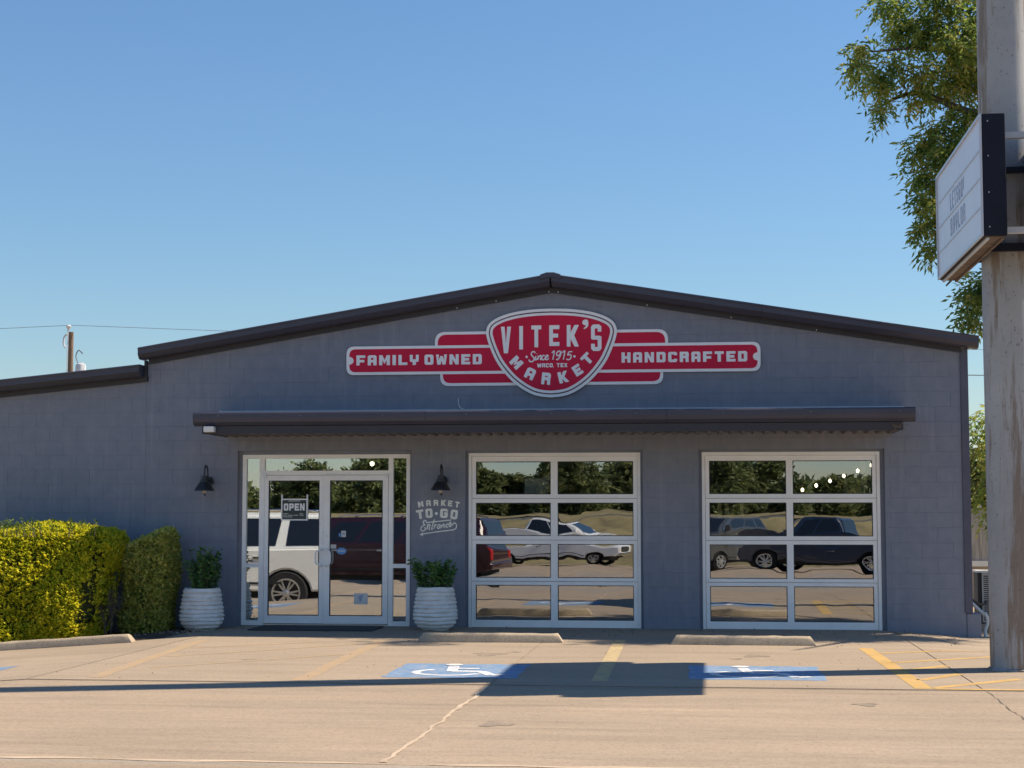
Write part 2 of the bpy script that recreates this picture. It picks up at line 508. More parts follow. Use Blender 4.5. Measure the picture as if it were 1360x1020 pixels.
def round_poly(pts, r, n=4):
    out = []; k = len(pts)
    for i in range(k):
        p0, p1, p2 = [Vector(pts[j % k][:2]) for j in (i - 1, i, i + 1)]
        rr = pts[i][2] if len(pts[i]) > 2 else r
        a = p0 - p1; b = p2 - p1
        d = min(rr, a.length * 0.49, b.length * 0.49)
        if d < 1e-6: out.append(tuple(p1)); continue
        a = p1 + a.normalized() * d; b = p1 + b.normalized() * d
        for j in range(n + 1):
            t = j / n
            q = a * (1 - t) ** 2 + p1 * 2 * t * (1 - t) + b * t * t
            out.append((q.x, q.y))
    return out

def rrect(x0, x1, z0, z1, r, n=5): return round_poly([(x0, z0), (x1, z0), (x1, z1), (x0, z1)], r, n)

def inset(poly, d):
    k = len(poly); out = []
    ar = sum(poly[i][0] * poly[(i + 1) % k][1] - poly[(i + 1) % k][0] * poly[i][1] for i in range(k))
    sg = 1 if ar > 0 else -1
    for i in range(k):
        p0, p1, p2 = Vector(poly[i - 1]), Vector(poly[i]), Vector(poly[(i + 1) % k])
        e1 = (p1 - p0); e2 = (p2 - p1)
        if e1.length < 1e-9: e1 = e2
        if e2.length < 1e-9: e2 = e1
        e1 = e1.normalized(); e2 = e2.normalized()
        n1 = Vector((-e1.y, e1.x)) * sg; n2 = Vector((-e2.y, e2.x)) * sg
        m = n1 + n2
        m = m / max(m.dot(m) / 2, 0.35)
        q = p1 + m * d
        out.append((q.x, q.y))
    return out

def spline(pts, n=6):
    P = [np.array(p, float) for p in pts]; out = []
    for i in range(len(P) - 1):
        p0 = P[max(i - 1, 0)]; p1 = P[i]; p2 = P[i + 1]; p3 = P[min(i + 2, len(P) - 1)]
        for j in range(n):
            t = j / n
            out.append(0.5 * ((2 * p1) + (-p0 + p2) * t + (2 * p0 - 5 * p1 + 4 * p2 - p3) * t * t + (-p0 + 3 * p1 - 3 * p2 + p3) * t ** 3))
    out.append(P[-1])
    return out

# ------------------------------------------------------------------ block lettering
def glyph(ch, w, h, a, b, c):
    """outline + holes of a blocky capital; a upright stroke, b level stroke, c corner cut"""
    m = (h - 3 * b) / 2
    mid0 = b + m; mid1 = mid0 + b
    if ch == 'I': return [(0, 0), (a, 0), (a, h), (0, h)], []
    if ch == 'F': return [(0, 0), (a, 0), (a, mid0 - b * .3), (w * .9, mid0 - b * .3), (w * .9, mid1 - b * .3), (a, mid1 - b * .3), (a, h - b), (w, h - b), (w, h), (0, h)], []
    if ch == 'E': return [(0, 0), (w, 0), (w, b), (a, b), (a, mid0), (w * .88, mid0), (w * .88, mid1), (a, mid1), (a, h - b), (w, h - b), (w, h), (0, h)], []
    if ch == 'L': return [(0, 0), (w, 0), (w, b), (a, b), (a, h), (0, h)], []
    if ch == 'T': return [(w / 2 - a / 2, 0), (w / 2 + a / 2, 0), (w / 2 + a / 2, h - b), (w, h - b), (w, h), (0, h), (0, h - b), (w / 2 - a / 2, h - b)], []
    if ch == 'H': return [(0, 0), (a, 0), (a, mid0), (w - a, mid0), (w - a, 0), (w, 0), (w, h), (w - a, h), (w - a, mid1), (a, mid1), (a, h), (0, h)], []
    if ch == 'A': return [(0, 0), (a, 0), (a, mid0 - b * .35), (w - a, mid0 - b * .35), (w - a, 0), (w, 0), (w, h - c), (w - c, h), (c, h), (0, h - c)], [[(a, mid1 - b * .35), (w - a, mid1 - b * .35), (w - a, h - b), (a, h - b)]]
    if ch in 'OD':
        k = 0 if ch == 'D' else c
        o = [(k, 0), (w - c, 0), (w, c), (w, h - c), (w - c, h), (k, h), (0, h - k), (0, k)] if k else [(0, 0), (w - c, 0), (w, c), (w, h - c), (w - c, h), (0, h)]
        return o, [[(a, b), (w - a, b), (w - a, h - b), (a, h - b)]]
    if ch == 'C': return [(c, 0), (w - c, 0), (w, c), (w, b + m * .6), (w - a, b + m * .6), (w - a, b), (a, b), (a, h - b), (w - a, h - b), (w - a, h - b - m * .6), (w, h - b - m * .6), (w, h - c), (w - c, h), (c, h), (0, h - c), (0, c)], []
    if ch == 'G': return [(c, 0), (w - c, 0), (w, c), (w, mid1), (w * .52, mid1), (w * .52, mid0), (w - a, mid0), (w - a, b), (a, b), (a, h - b), (w - a, h - b), (w - a, h - b - m * .45), (w, h - b - m * .45), (w, h - c), (w - c, h), (c, h), (0, h - c), (0, c)], []
    if ch == 'P': return [(0, 0), (a, 0), (a, mid0 - b * .2), (w - c, mid0 - b * .2), (w, mid0 + c - b * .2), (w, h - c), (w - c, h), (0, h)], [[(a, mid1 - b * .2), (w - a, mid1 - b * .2), (w - a, h - b), (a, h - b)]]
    if ch == 'R': return [(0, 0), (a, 0), (a, mid0), (w - a * 1.05, mid0), (w - a, 0), (w, 0), (w - a * .12, mid0 + b * .5), (w, mid1), (w, h - c), (w - c, h), (0, h)], [[(a, mid1), (w - a, mid1), (w - a, h - b), (a, h - b)]]
    if ch == 'B': return [(0, 0), (w - c, 0), (w, c), (w, mid0 + b * .2), (w - c * .4, h / 2), (w, mid1 - b * .2), (w, h - c), (w - c, h), (0, h)], [[(a, b), (w - a, b), (w - a, mid0), (a, mid0)], [(a, mid1), (w - a, mid1), (w - a, h - b), (a, h - b)]]
    if ch == 'N': return [(0, 0), (a * .92, 0), (a * .92, h * .52), (w - a, 0), (w, 0), (w, h), (w - a * .92, h), (w - a * .92, h * .48), (a, h), (0, h)], []
    if ch == 'M': return [(0, 0), (a, 0), (a, h * .5), (w / 2, h * .12), (w - a, h * .5), (w - a, 0), (w, 0), (w, h), (w - a, h), (w / 2, h * .52), (a, h), (0, h)], []
    if ch == 'W': return [(w * .12, 0), (w * .42, 0), (w / 2, h * .4), (w * .58, 0), (w * .88, 0), (w, h), (w - a * .9, h), (w * .78, h * .42), (w * .6, h * .86), (w * .4, h * .86), (w * .22, h * .42), (a * .9, h), (0, h)], []
    if ch == 'V': return [(w / 2 - a * .55, 0), (w / 2 + a * .55, 0), (w, h), (w - a, h), (w / 2, h * .36), (a, h), (0, h)], []
    if ch == 'Y': return [(w / 2 - a / 2, 0), (w / 2 + a / 2, 0), (w / 2 + a / 2, h * .3), (w - c * .5, h * .3), (w, h * .42), (w, h), (w - a * .9, h), (w - a * .9, h * .55), (a * .9, h * .55), (a * .9, h), (0, h), (0, h * .42), (c * .5, h * .3), (w / 2 - a / 2, h * .3)], []
    if ch == 'K': return [(0, 0), (a, 0), (a, h * .36), (w - a * 1.15, 0), (w, 0), (w * .62, h * .52), (w, h), (w - a * 1.15, h), (a, h * .66), (a, h), (0, h)], []
    if ch == 'S': return [(c, 0), (w - c, 0), (w, c), (w, mid1 - b * .2), (w - c, mid1), (a, mid1), (a, h - b), (w - a, h - b), (w - a, h - b - m * .45), (w, h - b - m * .45), (w, h - c), (w - c, h), (c, h), (0, h - c), (0, mid0 + b * .2), (c, mid0), (w - a, mid0), (w - a, b), (a, b), (a, b + m * .45), (0, b + m * .45), (0, c)], []
    if ch == 'X': return [(0, 0), (a, 0), (w / 2, h * .32), (w - a, 0), (w, 0), (w * .72, h / 2), (w, h), (w - a, h), (w / 2, h * .68), (a, h), (0, h), (w * .28, h / 2)], []
    if ch == '!': return [(0, h * .3), (a, h * .3), (a, h), (0, h)], []
    if ch == ',': return [(0, 0), (a * .4, -b * .8), (a * .9, -b * .8), (a, b), (0, b)], []
    raise KeyError(ch)

def place_letter(ch, x, z, w, h, y0, y1, mat, parent, rot=0.0, a=None, b=None, c=None, rnd=0.06, center=False, fn=None, name='letter'):
    a = a if a is not None else w * .34; b = b if b is not None else h * .25; c = c if c is not None else w * .18
    out, holes = glyph(ch, w, h, a, b, c)
    out = round_poly(out, rnd * w, 2)
    cr, sr = math.cos(rot), math.sin(rot)
    def tr(p):
        u, v = p[0], p[1]
        if center: u -= w / 2; v -= h / 2
        return (x + u * cr - v * sr, z + u * sr + v * cr)
    return MB().prism([tr(p) for p in out], y0, y1, [[tr(p) for p in hh] for hh in holes], fn).build(name, mat, parent)

# ================================================================== GROUND
def sstep(a, b, x):
    t = min(1, max(0, (x - a) / (b - a))); return t * t * (3 - 2 * t)
def zg(x, y):
    L = max(0.0, -6.5 - x)
    z = -0.07 * min(L, 7.0)
    z -= 0.26 * sstep(-6.2, -8.6, x) * sstep(-8.6, -11.5, y)
    z -= 0.022 * min(33.0, max(0.0, -12.5 - y)) * (1 if True else 0)
    z -= 0.09 * sstep(2.3, 3.8, x) * sstep(-3.6, -2.2, y)
    return max(z, -0.75)

def sheet(name, xs, ys, dz, mat, parent=None, kind=None):
    mb = MB(); nx = len(xs)
    vs = [(x, y, zg(x, y) + dz) for y in ys for x in xs]
    fs = [(j * nx + i, j * nx + i + 1, (j + 1) * nx + i + 1, (j + 1) * nx + i) for j in range(len(ys) - 1) for i in range(nx - 1)]
    o = mb.add(vs, fs).build(name, mat, parent)
    if kind: o['kind'] = kind
    return o
def lin(a, b, s): n = max(1, int(round(abs(b - a) / s))); return [a + (b - a) * i / n for i in range(n + 1)]

lot = sheet('parking_lot', [-300, -120, -60, -30, -20] + lin(-15, 15, 0.5) + [20, 30, 60, 120, 300], [-45.5, -40, -30, -20] + lin(-16, 1, 0.5) + [6, 20, 60, 150, 400], -0.011, 'lot', None, 'structure')
lot['label'] = 'tan worn parking lot in front of the slate market'
# street asphalt beyond the lot edge
sheet('street', [-120, -60, -30] + lin(-15, 15, 1.0) + [30, 60, 120], [-20.5, -19, -17, -15, -13.5, -12.32], -0.0095, 'street', None, 'structure')['label'] = 'grey asphalt street along the lot edge'
# concrete apron slabs: separate pieces with open joints
for (x0, x1) in ((-15.5, -11.0), (-11.0, -6.5), (-6.5, -2.02), (-2.02, 2.45), (2.45, 6.9), (6.9, 11.4)):
    for (y0, y1) in ((-7.42, 0.35 if x0 < 3 else 0.35),):
        sheet('concrete_slab', lin(x0 + 0.006, x1 - 0.006, 0.2 if x0 > -3 else 0.4), lin(y0 + 0.006, y1, 0.2 if x0 > -3 else 0.4), -0.004, 'apron', lot)
        e = MB()
        # front lip of the slab
        xs = lin(x0 + 0.006, x1 - 0.006, 0.4)
        vs = [(x, y0 + 0.006, zg(x, y0) - 0.004) for x in xs] + [(x, y0 + 0.006, zg(x, y0) - 0.05) for x in xs]
        n = len(xs)
        e.add(vs, [(i + n, i + n + 1, i + 1, i) for i in range(n - 1)]).build('slab_edge', 'apron', lot)
# dark packed filler along the apron edge and a pale sealed crack across the lot
def strip(name, pts, wd, dz, mat, parent, jit=0.0):
    vs = []; fs = []
    for i, (x, y) in enumerate(pts):
        a = np.array(pts[max(i - 1, 0)]); b = np.array(pts[min(i + 1, len(pts) - 1)])
        d = (b - a) / max(1e-9, np.linalg.norm(b - a)); n = np.array((-d[1], d[0]))
        ww = wd * (1 + random.uniform(-jit, jit))
        for s in (1, -1):
            q = np.array((x, y)) + n * s * ww / 2
            vs.append((q[0], q[1], zg(q[0], q[1]) + dz))
    for i in range(len(pts) - 1): fs.append((2 * i + 1, 2 * i + 3, 2 * i + 2, 2 * i))
    return MB().add(vs, fs).build(name, mat, parent)
rw = random.Random(3)
strip('joint_filler', [(x, -7.445 + rw.uniform(-.012, .012)) for x in lin(-15, 11, 0.25)], 0.014, -0.0065, 'joint_dark', lot, 0.5)
pts = [(-2.02, -7.5)]
for y in lin(-7.7, -12.2, 0.12): pts.append((pts[-1][0] + rw.uniform(-.022, .023), y))
strip('crack_sealant', pts, 0.035, -0.0065, 'sealant', lot, 0.35)
pts = [(2.46, -7.5)]
for y in lin(-7.7, -12.2, 0.12): pts.append((pts[-1][0] + rw.uniform(-.02, .02), y))
strip('hairline_crack', pts, 0.010, -0.0065, 'joint_dark', lot, 0.6)
strip('lot_edge_line', [(x, -12.26 + rw.uniform(-.03, .03)) for x in lin(-15, 15, 0.3)], 0.05, -0.0078, 'sealant', lot, 0.9)

def quad_line(p, q, wd, mat, dz=-0.0022, name='painted_line'):
    n = max(2, int(math.hypot(q[0] - p[0], q[1] - p[1]) / 0.2))
    return strip(name, [(p[0] + (q[0] - p[0]) * i / n, p[1] + (q[1] - p[1]) * i / n) for i in range(n + 1)], wd, dz, mat, lot)
quad_line((-1.09, -2.0), (-1.03, -7.0), 0.15, 'yellow_pale')
quad_line((1.82, -2.9), (1.93, -7.36), 0.16, 'yellow')
quad_line((-4.02, -2.5), (-3.86, -7.3), 0.15, 'yellow_faded')
quad_line((-6.25, -2.6), (-5.9, -7.2), 0.15, 'yellow_faded')
for p, q in (((1.93, -3.60), (3.20, -2.86)), ((1.94, -4.75), (3.35, -3.75)), ((1.96, -5.62), (2.45, -5.05)), ((1.99, -6.58), (2.46, -5.92)), ((2.03, -7.28), (2.95, -6.38))):
    quad_line(p, q, 0.11, 'yellow')
quad_line((2.02, -7.36), (6.0, -7.36), 0.10, 'yellow')
for p, q in (((-6.02, -3.75), (-4.78, -2.72)), ((-5.95, -4.9), (-4.2, -2.98)), ((-5.7, -6.2), (-4.08, -4.4))):
    quad_line(p, q, 0.09, 'yellow_faded')

def gprism(mb, poly, dz):
    tris = tessellate_polygon([[Vector((p[0], p[1], 0)) for p in poly]])
    vs = [(x, y, zg(x, y) + dz) for x, y in poly]
    fs = []
    for t in tris:
        (x1, y1), (x2, y2), (x3, y3) = [poly[i] for i in t]
        fs.append(tuple(t) if (x2 - x1) * (y3 - y1) - (x3 - x1) * (y2 - y1) > 0 else (t[0], t[2], t[1]))
    mb.add(vs, fs)
def access_symbol(cx, cy, wd, dp):
    rr = random.Random(int(cx * 100))
    def ragged(a, b):
        n = 14
        return [(a[0] + (b[0] - a[0]) * i / n + rr.uniform(-.018, .018), a[1] + (b[1] - a[1]) * i / n + rr.uniform(-.018, .018)) for i in range(n)]
    x0, x1, y0, y1 = cx - wd / 2, cx + wd / 2, cy - dp / 2, cy + dp / 2
    poly = ragged((x0, y0), (x1, y0)) + ragged((x1, y0), (x1, y1)) + ragged((x1, y1), (x0, y1)) + ragged((x0, y1), (x0, y0))
    mb = MB(); gprism(mb, poly, -0.0022)
    o = mb.build('blue_patch', 'blue', lot)
    s = MB(); k = dp / 1.4
    def P(u, v): return (cx + u * k * wd / dp * 1.0, cy + v * k)
    def bar(pl, wv, dz):
        for i in range(len(pl) - 1):
            a = np.array(P(*pl[i])); b = np.array(P(*pl[i + 1])); d = (b - a) / np.linalg.norm(b - a); n = np.array((-d[1], d[0])) * wv / 2
            gprism(s, [tuple(a - n), tuple(b - n), tuple(b + n), tuple(a + n)], dz + 0.0004 * i)
    arc = [(-0.08 + 0.40 * math.cos(math.radians(t)), -0.18 + 0.34 * math.sin(math.radians(t))) for t in range(125, 345, 12)]
    for i in range(len(arc) - 1):
        a0, a1 = arc[i], arc[i + 1]
        f = lambda p, r: P(-0.08 + (p[0] + 0.08) * r, -0.18 + (p[1] + 0.18) * r)
        gprism(s, [f(a0, 1), f(a1, 1), f(a1, 0.76), f(a0, 0.76)], 0.0)
    bar([(-0.12, 0.42), (-0.06, -0.08), (0.26, -0.08), (0.42, -0.44), (0.56, -0.38)], 0.11, 0.0006)
    bar([(-0.10, 0.18), (0.20, 0.18)], 0.09, 0.0026)
    hd = [P(-0.14 + 0.10 * math.cos(t * math.pi / 6), 0.56 + 0.10 * math.sin(t * math.pi / 6)) for t in range(12)]
    gprism(s, hd, 0.0032)
    s.build('wheelchair_symbol', 'symbol', o)
access_symbol(-2.50, -6.15, 1.30, 1.45)
access_symbol(0.455, -6.03, 1.31, 1.42)
access_symbol(-8.02, -6.25, 1.30, 1.40)

# oil drips
MAT['oil'] = m_paint('oil_stain', (0.23, 0.185, 0.145), CONC, 0.47, 5)
for x, y, r in ((-2.45, -4.2, .16), (-2.2, -3.9, .07), (.52, -4.1, .14), (.3, -4.5, .06), (-4.9, -5.2, .10), (-1.6, -10.2, .12), (1.3, -8.6, .09)):
    mb = MB(); ph_ = rw.uniform(0, 6)
    gprism_pts = [(x + r * (1 + .28 * math.sin(3 * a + ph_) + .15 * math.sin(5 * a)) * math.cos(a), y + r * 1.3 * (1 + .28 * math.sin(3 * a + ph_)) * math.sin(a)) for a in [i * math.pi / 14 for i in range(28)]]
    vs = [(p[0], p[1], zg(p[0], p[1]) + (-.0024 if y > -7.4 else -.0086)) for p in gprism_pts]
    mb.add(vs + [(x, y, zg(x, y) + (-.0024 if y > -7.4 else -.0086))], [(i, (i + 1) % 28, 28) for i in range(28)]).build('oil_stain', 'oil', lot)
# loose pebbles and grit on the lot
mb = MB()
for i in range(300):
    x = rw.uniform(-7.5, 5); y = rw.uniform(-12.3, -1.2); r = rw.choice((0.004, 0.005, 0.007, 0.011)) * rw.uniform(.7, 1.2)
    z = zg(x, y) - (0.018 if y < -7.4 else 0.002)
    a = rw.uniform(0, 6.28)
    mb.add([(x + r * math.cos(a + k * 1.571) * rw.uniform(.7, 1.3), y + r * math.sin(a + k * 1.571) * rw.uniform(.7, 1.3), z) for k in range(4)] + [(x, y, z + r * .8)], [(0, 1, 4), (1, 2, 4), (2, 3, 4), (3, 0, 4)])
mb.build('loose_pebbles', 'pebble')['kind'] = 'stuff'
# mulch bed at the foot of the wall under the hedges
mb = MB(); xs = lin(-14.5, -6.75, 0.12); ys = lin(-2.05, 0.0, 0.1)
vs = [(x + (0.14 * math.sin(x * 9) if j == 0 else 0), y, zg(x, y) + 0.004 + (0.0 if j == 0 else rw.uniform(0.0, 0.035)) - (0.06 * sstep(-7.2, -6.8, x))) for j, y in enumerate(ys) for x in xs]
nx = len(xs)
mb.add(vs, [(j * nx + i, j * nx + i + 1, (j + 1) * nx + i + 1, (j + 1) * nx + i) for j in range(len(ys) - 1) for i in range(nx - 1)])
tag(mb.build('mulch', 'mulch'), 'dark mulch bed under the hedges at the wall foot', None, None, 'structure')

# grass embankment, highway and wooded ground behind the photographer (seen in the glass)
def band(name, prof, mat, x0=-160, x1=160, step=4, jit=0.0):
    xs = lin(x0, x1, step); nx = len(xs)
    vs = [(x, y, z + rw.uniform(-jit, jit)) for (y, z) in prof for x in xs]
    fs = [(j * nx + i + 1, j * nx + i, (j + 1) * nx + i, (j + 1) * nx + i + 1) for j in range(len(prof) - 1) for i in range(nx - 1)]
    o = MB().add(vs, fs).build(name, mat); o['kind'] = 'structure'; return o
band('grass_bank', [(-43.0, -0.80), (-44.5, -0.62), (-47, 0.1), (-49.5, 0.75), (-51, 1.1), (-52, 1.15)], 'grass', jit=0.07)
band('highway', [(-51.9, 1.12), (-55, 1.2), (-61, 1.2)], 'road')
band('far_verge', [(-60.9, 1.18), (-64, 1.3), (-80, 1.6), (-200, 2.0), (-400, 2.0)], 'grass', jit=0.1)

# ================================================================== BUILDING
BLD = empty('market_building', (-2.1, 0, 0), 'slate grey painted block market building with low gable and white framed doors', 'building')
RX, RZ, SL = -2.12, 4.66, 0.1625          # ridge, underside line of the gable
LX, LZ, LSL = -7.93, 3.47, 0.095          # low wing roof line
def roof_z(x): return RZ - SL * abs(x - RX)
def low_z(x): return LZ - LSL * (LX - x)
OPEN = [(-6.585, -4.095, -0.5, 2.445), (-3.335, -0.875, -0.5, 2.437), (-0.112, 2.382, -0.5, 2.437)]
X0, X1 = -13.0, 3.42
def clip_half(poly, f):
    out = []
    for i in range(len(poly)):
        a, b = poly[i], poly[(i + 1) % len(poly)]
        fa, fb = f(a), f(b)
        if fa >= 0: out.append(a)
        if (fa >= 0) != (fb >= 0):
            t = fa / (fa - fb); out.append((a[0] + (b[0] - a[0]) * t, a[1] + (b[1] - a[1]) * t))
    return out
# core with the three openings
outer = [(X0, -0.7), (X1, -0.7), (X1, roof_z(X1)), (RX, RZ), (LX, roof_z(LX)), (LX, low_z(LX)), (X0, low_z(X0))]
# openings reach the ground: make them notches of the outline
o2 = [(X0, -0.7)]
for a, b, _, t in OPEN: o2 += [(a, -0.7), (a, t), (b, t), (b, -0.7)]
o2 += [(X1, -0.7), (X1, roof_z(X1)), (RX, RZ), (LX, roof_z(LX)), (LX, low_z(LX)), (X0, low_z(X0))]
WALL = MB().prism(o2, 0.0028, 0.21).build('front_wall', 'wall', BLD)
# blocks
CH, CW, JW = 0.2035, 0.4075, 0.0009
zoff = 2.392 - 12 * CH
blocks = []
r0 = int(math.floor((-0.45 - zoff) / CH))
for r in range(r0, 26):
    za, zb = zoff + r * CH, zoff + (r + 1) * CH
    xo = 3.066 + (CW / 2 if (r % 2) else 0)          # vertical joints as seen by the right corner
    k0 = int(math.floor((X0 - xo) / CW)); k1 = int(math.ceil((X1 - xo) / CW))
    for k in range(k0, k1 + 1):
        xa, xb = max(X0, xo + k * CW), min(X1, xo + (k + 1) * CW)
        if xb - xa < 0.03: continue
        rects = [(xa, xb, za, zb)]
        for (a, b, c, d) in OPEN:
            nr = []
            for (p, q, s, t) in rects:
                if q <= a or p >= b or t <= c or s >= d: nr.append((p, q, s, t)); continue
                if p < a: nr.append((p, a, s, t))
                if q > b: nr.append((b, q, s, t))
                if t > d: nr.append((max(p, a), min(q, b), d, t))
            rects = nr
        for (p, q, s, t) in rects:
            segs = [(p, q)]
            if p < LX < q: segs = [(p, LX), (LX, q)]
            for (p2, q2) in segs:
                if q2 - p2 < 0.02 or t - s < 0.02: continue
                poly = [(p2 + JW, s + JW), (q2 - JW, s + JW), (q2 - JW, t - JW), (p2 + JW, t - JW)]
                if (p2 + q2) / 2 < LX: poly = clip_half(poly, lambda v: low_z(v[0]) - 0.003 - v[1])
                else:
                    poly = clip_half(poly, lambda v: RZ - SL * (v[0] - RX) - 0.003 - v[1])
                    poly = clip_half(poly, lambda v: RZ + SL * (v[0] - RX) - 0.003 - v[1])
                if len(poly) < 3: continue
                ar = abs(sum(poly[i][0] * poly[(i + 1) % len(poly)][1] - poly[(i + 1) % len(poly)][0] * poly[i][1] for i in range(len(poly)))) / 2
                if ar > 0.0008: blocks.append((ar, poly))
def block_geo(mb, poly, dy):
    n = len(poly); ins = inset(poly, 0.0009)
    vs = [(x, 0.0026, z) for x, z in poly] + [(x, 0.0 + dy, z) for x, z in ins]
    mb.add(vs, [tuple(range(n, 2 * n))] + [(i, (i + 1) % n, n + (i + 1) % n, n + i) for i in range(n)])
def vis_key(b):
    cx = sum(p[0] for p in b[1]) / len(b[1]); cz = sum(p[1] for p in b[1]) / len(b[1])
    hid = (cx < -10.3) or (cx < -7.1 and cz < 1.3) or cz < -0.1 or (-4.9 < cx < 0.6 and 3.52 < cz < 3.88) or (-2.9 < cx < -1.35 and 3.3 < cz < 4.3) or (-6.8 < cx < 2.6 and 2.66 < cz < 2.98)
    return -(0.0 if hid else b[0] / (cx ** 2 + 22.8 ** 2))
blocks.sort(key=vis_key)
full_mesh = None
rest = MB()
rb = random.Random(5)
full_meshes = []
for i, (ar, poly) in enumerate(blocks):
    xs_ = [p[0] for p in poly]; zs_ = [p[1] for p in poly]
    full = len(poly) == 4 and abs((max(xs_) - min(xs_)) - (CW - 2 * JW)) < 1e-4 and abs((max(zs_) - min(zs_)) - (CH - 2 * JW)) < 1e-4
    if i < 298:
        if full:
            if len(full_meshes) < 4:
                g = MB(); hw, hh = (CW - 2 * JW) / 2, (CH - 2 * JW) / 2
                block_geo(g, [(-hw, -hh), (hw, -hh), (hw, hh), (-hw, hh)], (0.0, 0.0009, -0.0008, 0.0004)[len(full_meshes)])
                ob = g.build('block', 'wall', WALL, local=True); full_meshes.append(ob.data)
            else:
                ob = bpy.data.objects.new('block', rb.choice(full_meshes)); link(ob, WALL)
            o = origin_of(WALL)
            ob.location = ((min(xs_) + max(xs_)) / 2 - o.x, -o.y, (min(zs_) + max(zs_)) / 2 - o.z)
        else:
            g = MB(); block_geo(g, poly, rb.uniform(-.0008, .0009)); g.build('block', 'wall', WALL)
    else:
        block_geo(rest, poly, rb.uniform(-.0008, .0009))
rest.build('block_field', 'wall', WALL)['kind'] = 'stuff'

# fascia: a moulded gutter section swept along each slope
def sweep(name, prof, pts, mat, parent):
    """prof (y, dz) section; pts [(x, z)] along the wall"""
    mb = MB(); n = len(prof)
    vs = [(x, y, z + dz) for (x, z) in pts for (y, dz) in prof]
    fs = [(i * n + k, i * n + (k + 1) % n, (i + 1) * n + (k + 1) % n, (i + 1) * n + k) for i in range(len(pts) - 1) for k in range(n)]
    fs += [tuple(range(n))[::-1], tuple((len(pts) - 1) * n + k for k in range(n))]
    o = mb.add(vs, fs).build(name, mat, parent)
    bm = bmesh.new(); bm.from_mesh(o.data); bmesh.ops.recalc_face_normals(bm, faces=bm.faces[:]); bm.to_mesh(o.data); bm.free()
    return o
PROF = [(0.0, 0.215), (-0.245, 0.215), (-0.265, 0.205), (-0.265, 0.19), (-0.255, 0.175), (-0.255, 0.115), (-0.21, 0.062), (-0.17, 0.048), (0.0, 0.048)]
def gz(x): return roof_z(x) - 0.012
def runs(a, b, step):
    n = max(1, round((b - a) / step)); L = (b - a) / n
    return [(a + i * L + (.003 if i else 0), a + (i + 1) * L) for i in range(n)]
for a_, b_ in runs(-7.985, RX - 0.012, 2.9) + runs(RX + 0.012, 3.62, 2.9):
    jy = random.uniform(-.003, .003)
    sweep('roof_fascia', [(y + (jy if y < 0 else 0), z) for y, z in PROF], [(a_, gz(a_)), (b_, gz(b_))], 'trim', BLD)
for a_, b_ in runs(X0, -7.962, 2.6): sweep('roof_fascia', PROF, [(a_, low_z(a_) - 0.012), (b_, low_z(b_) - 0.012)], 'trim', BLD)
LOWP = [(-0.004, 0.048), (-0.035, 0.048), (-0.035, -0.022), (-0.004, -0.022)]
sweep('fascia_trim', LOWP, [(-7.9, gz(-7.9)), (RX, gz(RX)), (3.42, gz(3.42))], 'trim_dark', BLD)
sweep('fascia_trim', LOWP, [(X0, low_z(X0) - 0.012), (-7.905, low_z(-7.905) - 0.012)], 'trim_dark', BLD)
MB().box(-7.957, -7.915, -0.05, 0.0, low_z(-7.93) - 0.03, roof_z(-7.95) + 0.03).build('roof_step_trim', 'trim_dark', BLD)
CAPP = [(0.0, 0.226), (-0.262, 0.226), (-0.276, 0.216), (-0.276, 0.16), (-0.268, 0.150), (-0.266, 0.2), (0.0, 0.21)]
sweep('ridge_cap', CAPP, [(RX - 0.14, gz(RX - .14)), (RX - 0.05, gz(RX) + 0.006), (RX + 0.05, gz(RX) + 0.006), (RX + 0.14, gz(RX + .14))], 'trim', BLD)
mb = MB()
for x in (-3.45, -2.9, -2.16, -2.03, -0.8, 0.35, 1.5): mb.box(x - .005, x + .005, -0.040, -0.0345, gz(x) - 0.010, gz(x) + 0.006)
mb.build('fascia_screws', 'frame', BLD)
# roof sheets and the other walls close the volume
mb = MB()
for (a, b) in ((-7.985, RX), (RX, 3.62)):
    za, zb = gz(a) + 0.20, gz(b) + 0.20
    mb.add([(a, -0.1, za), (b, -0.1, zb), (b, 16, zb), (a, 16, za), (a, -0.1, za - .08), (b, -0.1, zb - .08), (b, 16, zb - .08), (a, 16, za - .08)], [(0, 1, 2, 3), (4, 7, 6, 5), (0, 4, 5, 1), (1, 5, 6, 2), (2, 6, 7, 3), (3, 7, 4, 0)])
za, zb = low_z(X0) + 0.19, low_z(-7.97) + 0.19
mb.add([(X0, -0.1, za), (-7.97, -0.1, zb), (-7.97, 16, zb), (X0, 16, za), (X0, -0.1, za - .08), (-7.97, -0.1, zb - .08), (-7.97, 16, zb - .08), (X0, 16, za - .08)], [(0, 1, 2, 3), (4, 7, 6, 5), (0, 4, 5, 1), (1, 5, 6, 2), (2, 6, 7, 3), (3, 7, 4, 0)])
mb.build('roof', 'roof', BLD)
MB().box(3.22, 3.42, 0.212, 15.8, -0.7, 3.70).build('side_wall', 'wall', BLD)
MB().box(X0, X0 + .2, 0.212, 15.8, -0.7, 3.0).build('side_wall', 'wall', BLD)
MB().prism([(X0, -0.7), (3.42, -0.7), (3.42, 3.7), (RX, RZ - .02), (LX, 3.66), (X0, 2.95)], 15.8, 16.0).build('rear_wall', 'wall', BLD)
MB().bbox(3.402, 3.505, -0.022, 0.16, 0.235, roof_z(3.45) + 0.03, .006).build('corner_trim', 'corner', BLD)
MB().bbox(3.425, 3.612, -0.006, 0.30, -0.45, 0.232, .010).build('plinth', 'wall', BLD)
